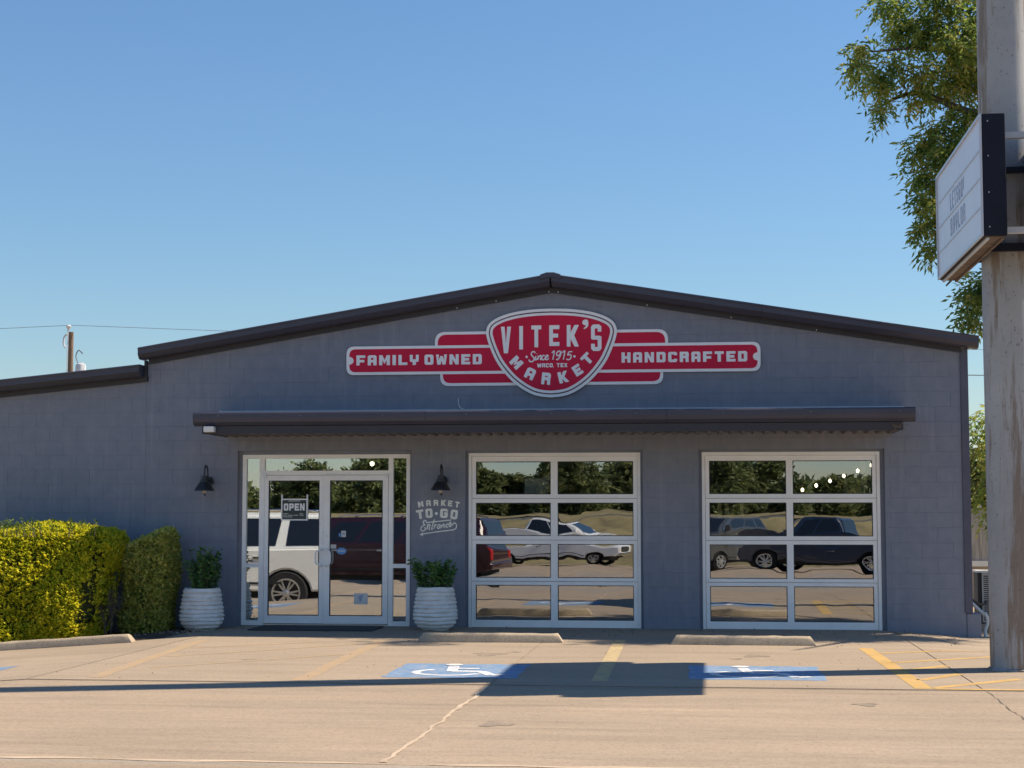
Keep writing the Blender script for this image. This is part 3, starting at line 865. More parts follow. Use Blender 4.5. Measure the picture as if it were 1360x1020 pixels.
# awning
AX0, AX1, AY = -6.86, 2.655, -1.2
AP = [(AY + .10, 2.915), (AY - .005, 2.925), (AY - .03, 2.905), (AY - .03, 2.84), (AY - .018, 2.79), (AY + .03, 2.745), (AY + .10, 2.738)]
AWN = empty('awning', (-2.1, 0, 2.7), parent=BLD); AWN.location = Vector((-2.1, 0, 2.7)) - ORI[BLD.name]
def sweepx(name, prof, x0, x1, mat, parent):
    return sweep(name, [(y, z) for y, z in prof], [(x0, 0.0), (x1, 0.0)], mat, parent)
for a_, b_ in runs(AX0, AX1, 3.1): sweepx('gutter', [(y + random.uniform(-.0025, .0025), z) for y, z in AP], a_, b_, 'trim', AWN)
MB().box(AX0 + .11, AX1 - .15, AY + .045, AY + .102, 2.632, 2.737).build('awning_beam', 'trim_dark', AWN)
MB().add([(AX0, AY + .1, 2.905), (AX1, AY + .1, 2.905), (AX1, 0, 2.995), (AX0, 0, 2.995), (AX0, AY + .1, 2.89), (AX1, AY + .1, 2.89), (AX1, 0, 2.98), (AX0, 0, 2.98)], [(0, 1, 2, 3), (4, 7, 6, 5), (0, 4, 5, 1), (1, 5, 6, 2), (2, 6, 7, 3), (3, 7, 4, 0)]).build('awning_roof', 'trim', AWN)
MB().box(AX0, AX1, -0.02, -0.002, 2.996, 3.012).build('wall_flashing', 'galv', AWN)
for xa in (AX0 + .115, AX1 - .17): MB().prism([(AY + .104, 2.64), (0.0, 2.64), (0.0, 2.975), (AY + .104, 2.885)], xa, xa + .015, fn=lambda u, v, d: (d, u, v)).build('end_panel', 'trim', AWN)
# ribbed soffit: one folded sheet
mb = MB(); x = AX0 + .132; prof = []
while x < AX1 - .19:
    prof += [(x, 2.672), (x + .085, 2.672), (x + .098, 2.640), (x + .138, 2.640)]; x += .151
vs = [(a, y, z + (0.004 if y == 0 else 0)) for y in (AY + .104, -0.001) for a, z in prof]; n = len(prof)
mb.add(vs, [(i, n + i, n + i + 1, i + 1) for i in range(n - 1)]).build('soffit_sheet', 'soffit', AWN)
mb = MB()
for k in range(9): mb.box(AX0 + .35 + k * 1.12, AX0 + .357 + k * 1.12, AY - .0365, AY - .0305, 2.868, 2.875)
mb.build('gutter_screws', 'galv', AWN)

# entrance storefront --------------------------------------------------------
Y0, Y1 = 0.07, 0.145
mb = MB()
mb.box(-6.53, -6.475, Y0, Y1, 0.0, 2.392); mb.box(-4.178, -4.125, Y0, Y1, 0.0, 2.392)
mb.box(-6.475, -4.178, Y0 + .001, Y1 - .001, 2.338, 2.392)
mb.box(-6.287, -6.212, Y0 + .001, Y1 - .001, 0.0, 2.338); mb.box(-4.432, -4.367, Y0 + .001, Y1 - .001, 0.0, 2.338)
mb.box(-6.212, -4.432, Y0 + .002, Y1 - .002, 2.105, 2.166)
for (a, b) in ((-6.475, -6.287), (-4.367, -4.178)):
    mb.box(a, b, Y0 + .002, Y1 - .002, 0.0, 0.066); mb.box(a, b, Y0 + .002, Y1 - .002, 0.806, 0.862)
ENT = mb.build('entrance_frame', 'frame', BLD)
MB().box(-6.212, -4.432, 0.05, 0.16, -0.01, 0.022).build('threshold', 'steel', ENT)
for (a, b, c, d) in ((-6.475, -6.287, .066, .806), (-6.475, -6.287, .862, 2.338), (-4.367, -4.178, .066, .806), (-4.367, -4.178, .862, 2.338), (-6.212, -4.432, 2.166, 2.338)):
    MB().box(a - .004, b + .004, 0.105, 0.112, c - .004, d + .004).build('glass_pane', 'glass_door', ENT)
def door_leaf(x0, x1, gx0, gx1, hinge, ang, hx):
    e = empty('entrance_door', (hinge, 0.1, 0), parent=BLD)
    e.location = Vector((hinge, 0.1, 0)) - ORI[BLD.name]
    e.rotation_euler = (0, 0, math.radians(ang))
    mb = MB().frame(x0, x1, 0.03, 2.1, gx0 - x0, x1 - gx1, 0.108, 0.072, 0.062, 0.118)
    mb.build('door_frame', 'frame', e)
    g = MB()
    t = .012
    for q in ((gx0, gx0 + t, .138, 2.028), (gx1 - t, gx1, .138, 2.028), (gx0 + t, gx1 - t, .138, .138 + t), (gx0 + t, gx1 - t, 2.028 - t, 2.028)): g.box(q[0], q[1], .070, .095, q[2], q[3])
    g.build('gasket', 'gasket', e)
    MB().box(gx0 - .006, gx1 + .006, 0.082, 0.090, .13, 2.035).build('glass_pane', 'glass_door', e)
    s = -1 if hx > (x0 + x1) / 2 else 1
    hp = [(hx, .062, 1.065), (hx, .010, 1.062), (hx + s * .012, -0.005, 1.05), (hx + s * .055, -0.012, 1.03), (hx + s * .062, -0.012, .95), (hx + s * .055, -0.012, .87), (hx + s * .012, -0.005, .85), (hx, .010, .838), (hx, .062, .835)]
    MB().tube(spline(hp, 4), .0125, 8).build('pull_handle', 'frame', e, True)
    return e
LD = door_leaf(-6.207, -5.353, -6.150, -5.415, -6.207, 0.0, -5.385)
RD = door_leaf(-5.347, -4.437, -5.262, -4.512, -4.437, 1.7, -5.302)
MB().box(-5.262, -4.512, 0.100, 0.125, 1.045, 1.070).build('push_bar', 'frame', RD)
MB().box(-5.318, -5.29, 0.056, 0.0615, 1.235, 1.265).build('lock_cylinder', 'steel', RD)
for nm, p, m_ in (('notice_sticker', (-5.10, -5.035, 1.235, 1.322), 'paper'), ('notice_sticker', (-5.135, -5.108, 1.24, 1.29), 'sticker_blue'), ('notice_sticker', (-5.252, -5.17, 1.075, 1.13), 'paper'), ('paper_notice', (-4.915, -4.72, .30, .452), 'paper')):
    MB().box(p[0], p[1], 0.0795, 0.0815, p[2], p[3]).build(nm, m_, RD)
MB().prism([(-5.095 + .07 * math.cos(t), 1.04 + .048 * math.sin(t)) for t in [i * math.pi / 10 for i in range(20)]], 0.078, 0.0815).build('oval_sticker', 'sticker_blue', RD)
MB().box(-5.088, -5.05, 0.0775, 0.0793, 1.262, 1.30).build('sticker_mark', 'letter_navy', RD)
MB().box(-5.145, -5.045, 0.0755, 0.0775, 1.034, 1.047).build('sticker_mark', 'paper', RD)
mb = MB()
mb.prism([(-4.86, .41), (-4.80, .43), (-4.775, .43), (-4.80, .38), (-4.815, .335), (-4.83, .335), (-4.845, .38)], 0.0775, 0.079).build('notice_emblem', 'letter_navy', RD)
for xx in (-6.205, -4.457):
    MB().box(xx, xx + .022, 0.045, 0.061, 2.06, 2.12).build('hinge', 'steel', BLD)

# open board hanging inside the left door
OB = empty('open_board', (-5.775, 0.07, 1.47), 'dark board reading OPEN hung on the left entrance door', 'sign')
MB().box(-5.95, -5.60, 0.064, 0.074, 1.482, 1.755).build('board', 'board', OB)
MB().frame(-5.966, -5.584, 1.466, 1.772, .018, .018, .018, .018, 0.0605, 0.078).build('board_frame', 'white', OB)
for xx in (-5.966, -5.602): MB().box(xx, xx + .018, 0.062, 0.076, 1.7725, 1.83).build('hanger', 'white', OB)
for i, ch in enumerate('OPEN'):
    place_letter(ch, -5.928 + i * .078, 1.605, .066, .10, 0.0615, 0.0638, 'white', OB)
mb = MB()
for z, runs in ((1.556, ((-5.935, -5.86), (-5.70, -5.65))), (1.535, ((-5.935, -5.88), (-5.865, -5.80), (-5.785, -5.72), (-5.70, -5.64))), (1.512, ((-5.935, -5.80),)), (1.735, ((-5.86, -5.69),))):
    for a, b in runs: mb.box(a, b, 0.062, 0.0638, z, z + .009)
mb.build('small_print', 'paper', OB)

mb = MB()
for (a, b, _, t), (fa, fb, ft) in zip(OPEN, ((-6.53, -4.125, 2.392), (-3.297, -0.910, 2.402), (-0.070, 2.323, 2.402))):
    mb.box(a + .0004, fa - .0005, .075, .205, -.3, t - .0004); mb.box(fb + .0005, b - .0004, .075, .205, -.3, t - .0004); mb.box(fa - .0005, fb + .0005, .076, .205, ft + .0005, t - .0004)
mb.build('reveal_lining', 'wall', BLD)
# garage doors -----------------------------------------------------------------
def garage(x0, x1, gl, lab):
    top = 2.402
    mb = MB()
    mb.box(x0, x0 + .042, 0.06, 0.15, -.005, top); mb.box(x1 - .042, x1, 0.06, 0.15, -.005, top)
    mb.box(x0 + .042, x1 - .042, 0.061, 0.15, 2.355, top)
    G = mb.build('garage_door', 'frame', BLD)
    G['label'] = lab
    cuts = [-.004, .628, 1.197, 1.770, 2.354]
    rows = [(.098, .578), (.678, 1.143), (1.254, 1.712), (1.828, 2.284)]
    (ga, gb), (gc, gd) = gl
    for i in range(4):
        za, zb = cuts[i] + .0025, cuts[i + 1] - .0025
        wz0, wz1 = rows[i]
        s = MB(); xa, xb = x0 + .046, x1 - .046; ya, yb = 0.078 + .0015 * (i % 2), 0.125
        s.box(xa, ga, ya, yb, za, zb); s.box(gd, xb, ya, yb, za, zb); s.box(gb, gc, ya + .001, yb - .001, wz0, wz1)
        s.box(ga, gd, ya + .0005, yb - .0005, za, wz0); s.box(ga, gd, ya + .0005, yb - .0005, wz1, zb)
        # ship-lap ridge of the section joint
        if i: s.box(xa + .002, xb - .002, ya - .006, ya - .0002, za + .002, za + .020)
        s.build('door_section', 'frame', G)
        for (p, q) in gl:
            g = MB(); t = .010
            for (c0, c1, d0, d1) in ((p, p + t, wz0, wz1), (q - t, q, wz0, wz1), (p + t, q - t, wz0, wz0 + t), (p + t, q - t, wz1 - t, wz1)): g.box(c0, c1, ya + .012, ya + .03, d0, d1)
            g.build('gasket', 'gasket', G)
            # a slightly bowed sheet, so that each pane mirrors a little differently
            nx_, nz_ = 9, 5; bow = rb.uniform(0.0003, 0.0011); tx = rb.uniform(-.0008, .0008); tz = rb.uniform(-.0003, .0003)
            vs = []
            for j in range(nz_):
                for k in range(nx_):
                    u, v = k / (nx_ - 1), j / (nz_ - 1)
                    vs.append((p + t / 2 + (q - p - t) * u, ya + .024 - bow * math.sin(math.pi * u) * math.sin(math.pi * v) + tx * (u - .5) * 2 + tz * (v - .5) * 2, wz0 + t / 2 + (wz1 - wz0 - t) * v))
            o = MB().add(vs, [(j * nx_ + k, j * nx_ + k + 1, (j + 1) * nx_ + k + 1, (j + 1) * nx_ + k) for j in range(nz_ - 1) for k in range(nx_ - 1)]).build('glass_pane', 'glass_gar', G, True)
    s = MB().box(x0 + .05, x1 - .05, 0.085, 0.12, -.03, -.004).build('bottom_seal', 'gasket', G)
    return G
garage(-3.297, -0.910, ((-3.196, -2.151), (-2.056, -1.010)), 'white glazed overhead door next to the painted lettering')
garage(-0.070, 2.323, ((0.029, 1.070), (1.159, 2.224)), 'white glazed overhead door nearest the sign pole')

# interior ---------------------------------------------------------------------
MB().box(X0 + .2, 3.2, 8.0, 8.1, -0.2, 3.3).build('interior_wall', 'room', BLD)
MB().box(-7.3, 3.2, 0.215, 8.0, -0.12, -0.02).build('interior_floor', 'room_floor', BLD)
MB().box(-7.4, -7.3, 0.215, 8.0, -0.12, 3.3).build('interior_wall', 'room', BLD)
MB().box(-7.3, 3.2, 0.215, 8.0, 3.0, 3.05).build('interior_ceiling', 'room', BLD)
SLT = empty('string_lights', (1.6, 1.5, 2.3), 'string of six lit bulbs behind the right garage glass', 'string lights')
path = []
for i in range(6):
    t = i / 5
    x, y, z = 1.36 + t * .98, 1.35, 1.90 + .30 * t + .05 * t * t
    path.append((x, y, z + .07))
    b = MB(); b.lathe([(.005, .028), (.017, .018), (.023, .0), (.017, -.018), (.005, -.028)], (x, y, z), 12)
    b.build('bulb', 'bulb', SLT, True)
MB().tube(spline([(1.1, 1.35, 1.88)] + path + [(2.6, 1.35, 2.42)], 4), .005, 5).build('cable', 'black', SLT)
PB = empty('pendant_lamp', (-4.98, 1.6, 2.3), 'small lit pendant bulb seen through the transom glass', 'lamp')
MB().lathe([(.006, .036), (.028, .024), (.036, .0), (.026, -.024), (.006, -.036)], (-4.98, 1.6, 2.305), 12).build('bulb', 'bulb', PB, True)
MB().tube([(-4.98, 1.6, 2.345), (-4.98, 1.6, 3.0)], .006, 6).build('cord', 'black', PB)
for i, (x, z, h, lb) in enumerate(((0.14, 1.50, .22, 'pale hang tag behind the right garage glass, nearest its frame'), (0.24, 1.52, .22, 'pale hang tag in the middle of three behind the glass'), (0.45, 1.53, .17, 'short pale hang tag right of the other two'))):
    tag(MB().box(x, x + .055, .33, .334, z, z + h).build('hang_tag', 'tag_yellow'), lb, 'hang tag', 'tags hung in the right garage window')
tag(MB().prism([(2.10, 1.85), (2.18, 1.87), (2.16, 2.30), (2.09, 2.30)], .33, .336).build('pennant', 'tag_yellow'), 'long pale pennant at the right edge of the glass', 'pennant', 'pennants in the right garage window')
tag(MB().prism([(1.86, 1.84), (1.93, 1.84), (1.91, 2.02), (1.875, 2.02)], .33, .336).build('pennant', 'tag_yellow'), 'short pale pennant under the lit bulbs', 'pennant', 'pennants in the right garage window')
WP = tag(MB().prism([(-2.55, 1.84), (-2.22, 1.84), (-2.20, 2.12), (-2.28, 2.06), (-2.55, 2.05)], .4, .41).build('window_poster', 'paper'), 'white sheet hanging behind the left garage glass', 'poster')

# ================================================================== STOREFRONT SIGN
SGN = empty('storefront_sign', (-2.12, 0, 3.3), "red and white VITEK'S MARKET sign across the gable", 'sign')
yA = -0.006
def panel(name, poly, y0, y1, mat): return MB().prism(poly, y0, y1).build(name, mat, SGN)
def tab(x0, x1, z0, z1, lr, up):
    r = .21
    if up: pts = [(x0, z0, .01), (x1, z0, .01), (x1 - .0, z1, r), (x0, z1, r)]
    else: pts = [(x0, z0, r), (x1, z0, r), (x1, z1, .01), (x0, z1, .01)]
    return round_poly(pts, .01, 7)
up_ = tab(-3.765, -0.515, 3.80, 4.098, 0, True)
dn_ = tab(-3.69, -0.585, 3.338, 3.60, 0, False)
panel('upper_border', up_, -0.020, -0.002, 'white'); panel('upper_panel', tab(-3.725, -0.555, 3.80, 4.058, 0, True), -0.024, -0.0205, 'red')
panel('lower_border', dn_, -0.020, -0.002, 'white'); panel('lower_panel', tab(-3.65, -0.625, 3.378, 3.60, 0, False), -0.024, -0.0205, 'red')
mz0, mz1 = 3.503, 3.906
panel('banner_border', rrect(-5.022, 0.742, mz0, mz1, .11, 6), -0.034, -0.0245, 'white')
zc = (mz0 + mz1) / 2
def notch(xc, sgn):
    return [(xc + sgn * .055 * math.cos(t), zc + .055 * math.sin(t)) for t in [math.radians(a) for a in range(-90, 91, 18)]]
ix0, ix1, iz0, iz1 = -4.98, 0.70, mz0 + .040, mz1 - .040
bl = round_poly([(ix0, iz0, .09), (ix1, iz0, .09), (ix1, iz1, .09), (ix0, iz1, .09)], .09, 6)
# right and left bites
q = len(bl) // 4
right_n = [(ix1 - .062 * math.cos(math.radians(a)), zc + .055 * math.sin(math.radians(a))) for a in range(-90, 91, 18)]
left_n = [(ix0 + .062 * math.cos(math.radians(a)), zc - .055 * math.sin(math.radians(a))) for a in range(-90, 91, 18)]
bl = bl[:2 * q] + right_n + bl[2 * q:] + left_n if False else bl[:q] + bl[q:2 * q] + right_n + bl[2 * q:3 * q] + bl[3 * q:] + left_n
# order: corner(ix0,iz0), corner(ix1,iz0), right bite, corner(ix1,iz1), corner(ix0,iz1), left bite
panel('banner_panel', bl, -0.038, -0.0345, 'red')
# shield
SX, SZ, SK = -2.128, 4.401, 0.001463
def sc(cx, cy): return (SX + (cx - 661) * SK, SZ - (cy - 68) * SK)
half = [(661, 68), (800, 72), (930, 84), (1050, 106), (1150, 138), (1225, 178), (1268, 225), (1284, 285), (1274, 350), (1240, 450), (1190, 560), (1125, 655), (1040, 750), (940, 828), (840, 882), (750, 905), (661, 913)]
half = [(p[0], p[1]) for p in spline(half, 3)]
full = [sc(*p) for p in half] + [sc(1322 - p[0], p[1]) for p in half[-2:0:-1]]
panel('shield_border', full, -0.050, -0.0385, 'white')
panel('shield_line', inset(full, .040), -0.053, -0.0505, 'sign_line')
panel('shield_band', inset(full, .057), -0.056, -0.0535, 'white')
panel('shield_panel', inset(full, .093), -0.060, -0.0565, 'red')
Ya, Yb = -0.065, -0.0605
TALL = (('V', 182, 278, 236, 490), ('I', 357, 395, 232, 455), ('T', 472, 568, 228, 436), ('E', 643, 740, 228, 426), ('K', 810, 925, 228, 434), ('S', 1040, 1138, 226, 478))
for ch, a, b, t, bt in TALL:
    (x0, z1), (x1, z0) = sc(a, t), sc(b, bt)
    W_, H_ = x1 - x0, z1 - z0
    place_letter(ch, x0, z0, W_, H_, Ya, Yb, 'white', SGN, a=.052, b=.055, c=.030, rnd=.05)
ap = [sc(*p) for p in spline([(1015, 205), (1008, 183), (985, 178), (962, 190), (958, 214), (975, 230), (990, 232), (985, 248), (972, 258), (974, 268), (1000, 256), (1014, 232), (1015, 205)], 3)[:-1]]
MB().prism(ap, Ya, Yb).build('letter', 'white', SGN)
for ch, cx, cy, rot, w_, h_ in (('M', 330, 580, -47, .150, .148), ('A', 462, 686, -26, .132, .155), ('R', 613, 735, -6, .125, .165), ('K', 776, 722, 13, .138, .158), ('E', 911, 657, 32, .115, .150), ('T', 1003, 552, 45, .138, .152)):
    x, z = sc(cx, cy)
    place_letter(ch, x, z, w_, h_, Ya, Yb, 'white', SGN, rot=math.radians(rot), center=True, a=w_ * .35, b=h_ * .27)
def word(txt, x0, x1, z0, h, ya, yb, mat, parent, widths, gap, name='letter', **kw):
    tot = sum(widths[c] for c in txt if c != ' ') + gap * (len(txt) - 1)
    sc_ = (x1 - x0) / (tot + (txt.count(' ') * .55))
    x = x0
    for ch in txt:
        if ch == ' ': x += (.55 + gap * 1) * sc_; continue
        wd = widths[ch] * sc_
        place_letter(ch, x, z0, wd, h, ya, yb, mat, parent, name=name, **kw)
        x += wd + gap * sc_
WID = {c: .82 for c in 'FAELTDHCRNOBGPSK'}; WID.update({'I': .32, 'M': 1.0, 'W': 1.0, 'N': .85, 'Y': .82, 'X': .85, 'V': .85, '!': .28, ',': .28})
Yc, Yd = -0.043, -0.0385
def banner_word(txt, x0, x1):
    word(txt, x0, x1, 3.636, .142, Yc, Yd, 'white', SGN, WID, .26, a=None)
for txt, x0, x1 in (('FAMILY OWNED', -4.878, -3.10), ('HANDCRAFTED', -1.155, 0.562)):
    tot = sum(WID[c] for c in txt if c != ' ') + .23 * (len(txt) - 1 - txt.count(' ')) + txt.count(' ') * .30
    k = (x1 - x0) / tot; x = x0
    for i, ch in enumerate(txt):
        if ch == ' ': x += .30 * k; continue
        wd = WID[ch] * k
        place_letter(ch, x, 3.637, wd, .142, Yc, Yd, 'white', SGN, a=.30 * k if ch != 'I' else wd, b=.036, c=.018, rnd=.04)
        x += wd + .23 * k
# small place name
x = sc(528, 0)[0]
z0 = sc(0, 628)[1]
for ch in 'WACO, TEX':
    if ch == ' ': x += .026; continue
    wd = {'W': .060, ',': .014}.get(ch, .044)
    place_letter(ch, x, z0, wd, .056, Ya, Yb, 'white', SGN)
    x += wd + .008
# script strokes, drawn as rounded brush lines
def script(strokes, conv, r, mat, parent, y, n=5):
    for st in strokes:
        pts = [(u, v) for u, v in st]
        P = spline(pts, n) if len(pts) > 2 else [np.array(p) for p in pts]
        MB().tube([(conv(p[0], p[1])[0], y, conv(p[0], p[1])[1]) for p in P], r, 6, sq=.35).build('script_stroke', mat, parent, True)
SINCE = [
    [(508, 492), (500, 478), (480, 482), (472, 502), (482, 520), (496, 535), (496, 556), (480, 572), (458, 570), (450, 552)],   # S
    [(516, 520), (508, 552), (516, 556), (528, 540)],                                                                            # i
    [(524, 500), (526, 496)],
    [(540, 516), (532, 556), (542, 528), (560, 514), (566, 524), (558, 552), (570, 552)],                                         # n
    [(600, 520), (588, 514), (574, 530), (574, 550), (588, 556), (602, 544)],                                                     # c
    [(606, 540), (632, 524), (624, 512), (610, 524), (606, 546), (620, 556), (640, 542)],                                         # e
    [(668, 492), (692, 474), (676, 556)],                                                                                        # 1
    [(752, 490), (738, 474), (716, 490), (714, 514), (732, 518), (750, 496), (756, 476), (746, 524), (722, 556), (710, 550)],      # 9
    [(768, 492), (792, 474), (776, 556)],                                                                                        # 1
    [(862, 482), (830, 482)], [(830, 482), (818, 514), (840, 508), (852, 524), (840, 552), (818, 558), (806, 548)],                # 5
]
script(SINCE, sc, .0088, 'white', SGN, -0.062)
for cx, cy in ((428, 527), (882, 527)):
    x, z = sc(cx, cy)
    MB().prism([(x + .017 * math.cos(t), z + .017 * math.sin(t)) for t in [i * math.pi / 6 for i in range(12)]], Ya, Yb).build('dot', 'white', SGN)

# ================================================================== PAINTED LETTERING BY THE DOOR
LET = empty('wall_lettering', (-3.7, 0, 1.2), 'cream MARKET TO GO Entrance lettering with arrow on the wall', 'lettering')
MX, MZ, MK = -4.103, 1.855, 0.000643
def lc(cx, cy): return (MX + cx * MK, MZ - cy * MK)
La, Lb = -0.0045, -0.0012
for ch, cx, cy, rot, w_, h_ in (('M', 220, 252, 10, .076, .080), ('A', 391, 230, 4, .064, .083), ('R', 555, 223, 0, .066, .083), ('K', 720, 224, -2, .068, .083), ('E', 868, 237, -7, .060, .080), ('T', 1020, 262, -11, .066, .082)):
    x, z = lc(cx, cy); place_letter(ch, x, z, w_, h_, La, Lb, 'cream', LET, rot=math.radians(rot), center=True)
for ch, cx, cy, rot, w_, h_ in (('T', 208, 470, 9, .104, .128), ('O', 404, 446, 3, .100, .130), ('G', 732, 448, -3, .110, .130), ('O', 952, 474, -8, .102, .132)):
    x, z = lc(cx, cy); place_letter(ch, x, z, w_, h_, La, Lb, 'cream', LET, rot=math.radians(rot), center=True, a=w_ * .36, b=h_ * .26)
x, z = lc(563, 452)
MB().prism([(x + .022 * math.cos(t), z + .022 * math.sin(t)) for t in [i * math.pi / 8 for i in range(16)]], La, Lb).build('dot', 'cream', LET)
ENTR = [
    [(345, 640), (330, 606), (295, 612), (280, 650), (300, 690), (318, 700), (262, 720), (226, 770), (240, 820), (290, 826), (326, 790), (318, 762), (290, 762)],
    [(372, 690), (358, 800)], [(362, 770), (392, 700), (418, 688), (424, 706), (404, 796), (424, 786)],
    [(520, 578), (462, 780), (478, 788), (494, 776)],
    [(530, 690), (520, 776)], [(524, 740), (548, 694), (572, 700)],
    [(650, 700), (622, 692), (592, 730), (594, 772), (620, 768), (648, 720), (656, 696), (644, 760), (660, 764)],
    [(690, 692), (680, 760)], [(684, 730), (712, 690), (732, 684), (738, 700), (728, 752), (744, 750)],
    [(824, 690), (804, 676), (776, 706), (776, 744), (800, 748), (822, 728)],
    [(838, 712), (884, 676), (876, 640), (856, 652), (842, 700), (858, 736), (890, 716), (960, 654), (1000, 690), (1000, 756), (950, 800), (870, 812), (560, 850), (270, 894)],
    [(340, 650), (888, 592)],
]
script(ENTR, lc, .0085, 'cream', LET, -0.002, 4)
MB().prism([lc(200, 906), lc(268, 860), lc(272, 938)], La, Lb).build('arrow_head', 'cream', LET)

# ================================================================== WALL LAMPS
def wall_lamp(x, lab):
    e = empty('wall_lamp', (x, 0, 2.0), lab, 'wall lamp', 'barn lamps beside the entrance')
    cy = -0.26
    MB().lathe([(.062, -.012), (.062, .0), (.05, .012), (.02, .02)], (x, -0.02, 2.02), 20, axis='y').build('wall_plate', 'black', e, True)
    arm = spline([(x, -0.02, 2.02), (x, -0.07, 2.03), (x, -0.10, 2.10), (x, -0.12, 2.19), (x, -0.19, 2.235), (x, -0.25, 2.19), (x, cy, 2.08)], 5)
    MB().tube(arm, .011, 8).build('arm', 'black', e, True)
    MB().lathe([(.012, .21), (.038, .205), (.042, .155), (.055, .150), (.062, .115), (.075, .108), (.120, .035), (.136, .006), (.137, -.004), (.128, .0), (.11, .03), (.05, .10), (.0, .105)], (x, cy, 1.885), 28).build('shade', 'black', e, True)
    MB().lathe([(.014, .06), (.022, .03), (.032, -.005), (.026, -.032), (.006, -.045)], (x, cy, 1.885), 14).build('bulb', 'bulb_off', e, True)
    MB().lathe([(.006, .0), (.013, -.012), (.010, -.03), (.004, -.036)], (x + .012, cy - .01, 1.845), 10).build('finial', 'black', e, True)
wall_lamp(-6.985, 'black barn lamp on the wall left of the entrance')
wall_lamp(-3.640, 'black barn lamp above the painted lettering')

# small things on the facade
tag(MB().bbox(-6.70, -6.56, AY - .06, AY + .04, 2.655, 2.732, .006).build('floodlight', 'plastic_white'), 'small white box lamp under the left end of the awning', 'floodlight')
mb = MB(); rn = random.Random(9)
for i in range(70):
    c = (2.42 + rn.gauss(0, .045), AY + .07 + rn.uniform(-.06, .03), 2.69 + rn.gauss(0, .022)); d = [rn.uniform(-.05, .05), rn.uniform(-.03, .03), rn.uniform(-.03, .03)]
    mb.tube([c, (c[0] + d[0], c[1] + d[1], c[2] + d[2])], .003, 4)
tag(mb.build('bird_nest', 'nest'), 'dry twig nest under the right end of the awning', 'nest')
tag(MB().tube(spline([(-3.435, -.012, 3.165), (-3.43, -.02, 3.09), (-3.40, -.03, 3.03), (-3.36, -.03, 3.02)], 4), .006, 5).build('loose_wire', 'plastic_white'), 'short loose white wire on the wall over the awning', 'wire')

# ================================================================== DOOR MAT, WHEEL STOPS
mb = MB().bbox(-6.16, -4.46, -0.92, -0.06, 0.0, 0.014, .004)
DM = mb.build('door_mat', 'mat'); tag(DM, 'dark grey rubber mat in front of the entrance doors', 'door mat')

def wheel_stop(x0, x1, y, lab, seed, rotz=0.0):
    L = x1 - x0; xm = (x0 + x1) / 2; z = zg(xm, y) - .004
    e = bmesh.new()
    prof = [(-.085, 0), (.085, 0), (.06, .085), (.03, .108), (-.03, .108), (-.06, .085)]
    nseg = 14; rs = random.Random(seed)
    rows = []
    for i in range(nseg + 1):
        t = i / nseg; xx = -L / 2 + L * t
        k = 0.0 if i in (0, nseg) else 1
        row = []
        for (py, pz) in prof:
            dx = 0.0
            if i == 0: dx = pz * .65
            if i == nseg: dx = -pz * .65
            row.append(e.verts.new((xx + dx, py * (1 + rs.uniform(-.03, .03)), max(0, pz + rs.uniform(-.005, .004) if pz > .05 else pz))))
        rows.append(row)
    for i in range(nseg):
        for k in range(6): e.faces.new((rows[i][k], rows[i][(k + 1) % 6], rows[i + 1][(k + 1) % 6], rows[i + 1][k]))
    e.faces.new(rows[0][::-1]); e.faces.new(rows[-1])
    bmesh.ops.recalc_face_normals(e, faces=e.faces[:])
    bmesh.ops.bevel(e, geom=[ed for ed in e.edges if len(ed.link_faces) == 2 and ed.calc_face_angle(0) > .35], offset=.006, segments=1, affect='EDGES')
    me = bpy.data.meshes.new('wheel_stop'); e.to_mesh(me); e.free(); me.materials.append(MAT['stop']); smooth_on(me, 35)
    o = bpy.data.objects.new('wheel_stop', me); link(o); o.location = (xm, y, z)
    sl_ = (zg(x1, y) - zg(x0, y)) / L
    o.rotation_euler = (0, -math.atan(sl_), rotz)
    tag(o, lab, 'wheel stop', 'concrete wheel stops along the front')
wheel_stop(-3.56, -1.76, -2.46, 'concrete wheel stop between the right planter and the yellow line', 1, .03)
wheel_stop(-0.46, 1.28, -2.55, 'concrete wheel stop in front of the garage door nearest the pole', 2)
wheel_stop(-9.25, -7.22, -2.35, 'concrete wheel stop in front of the yellow hedge', 3)

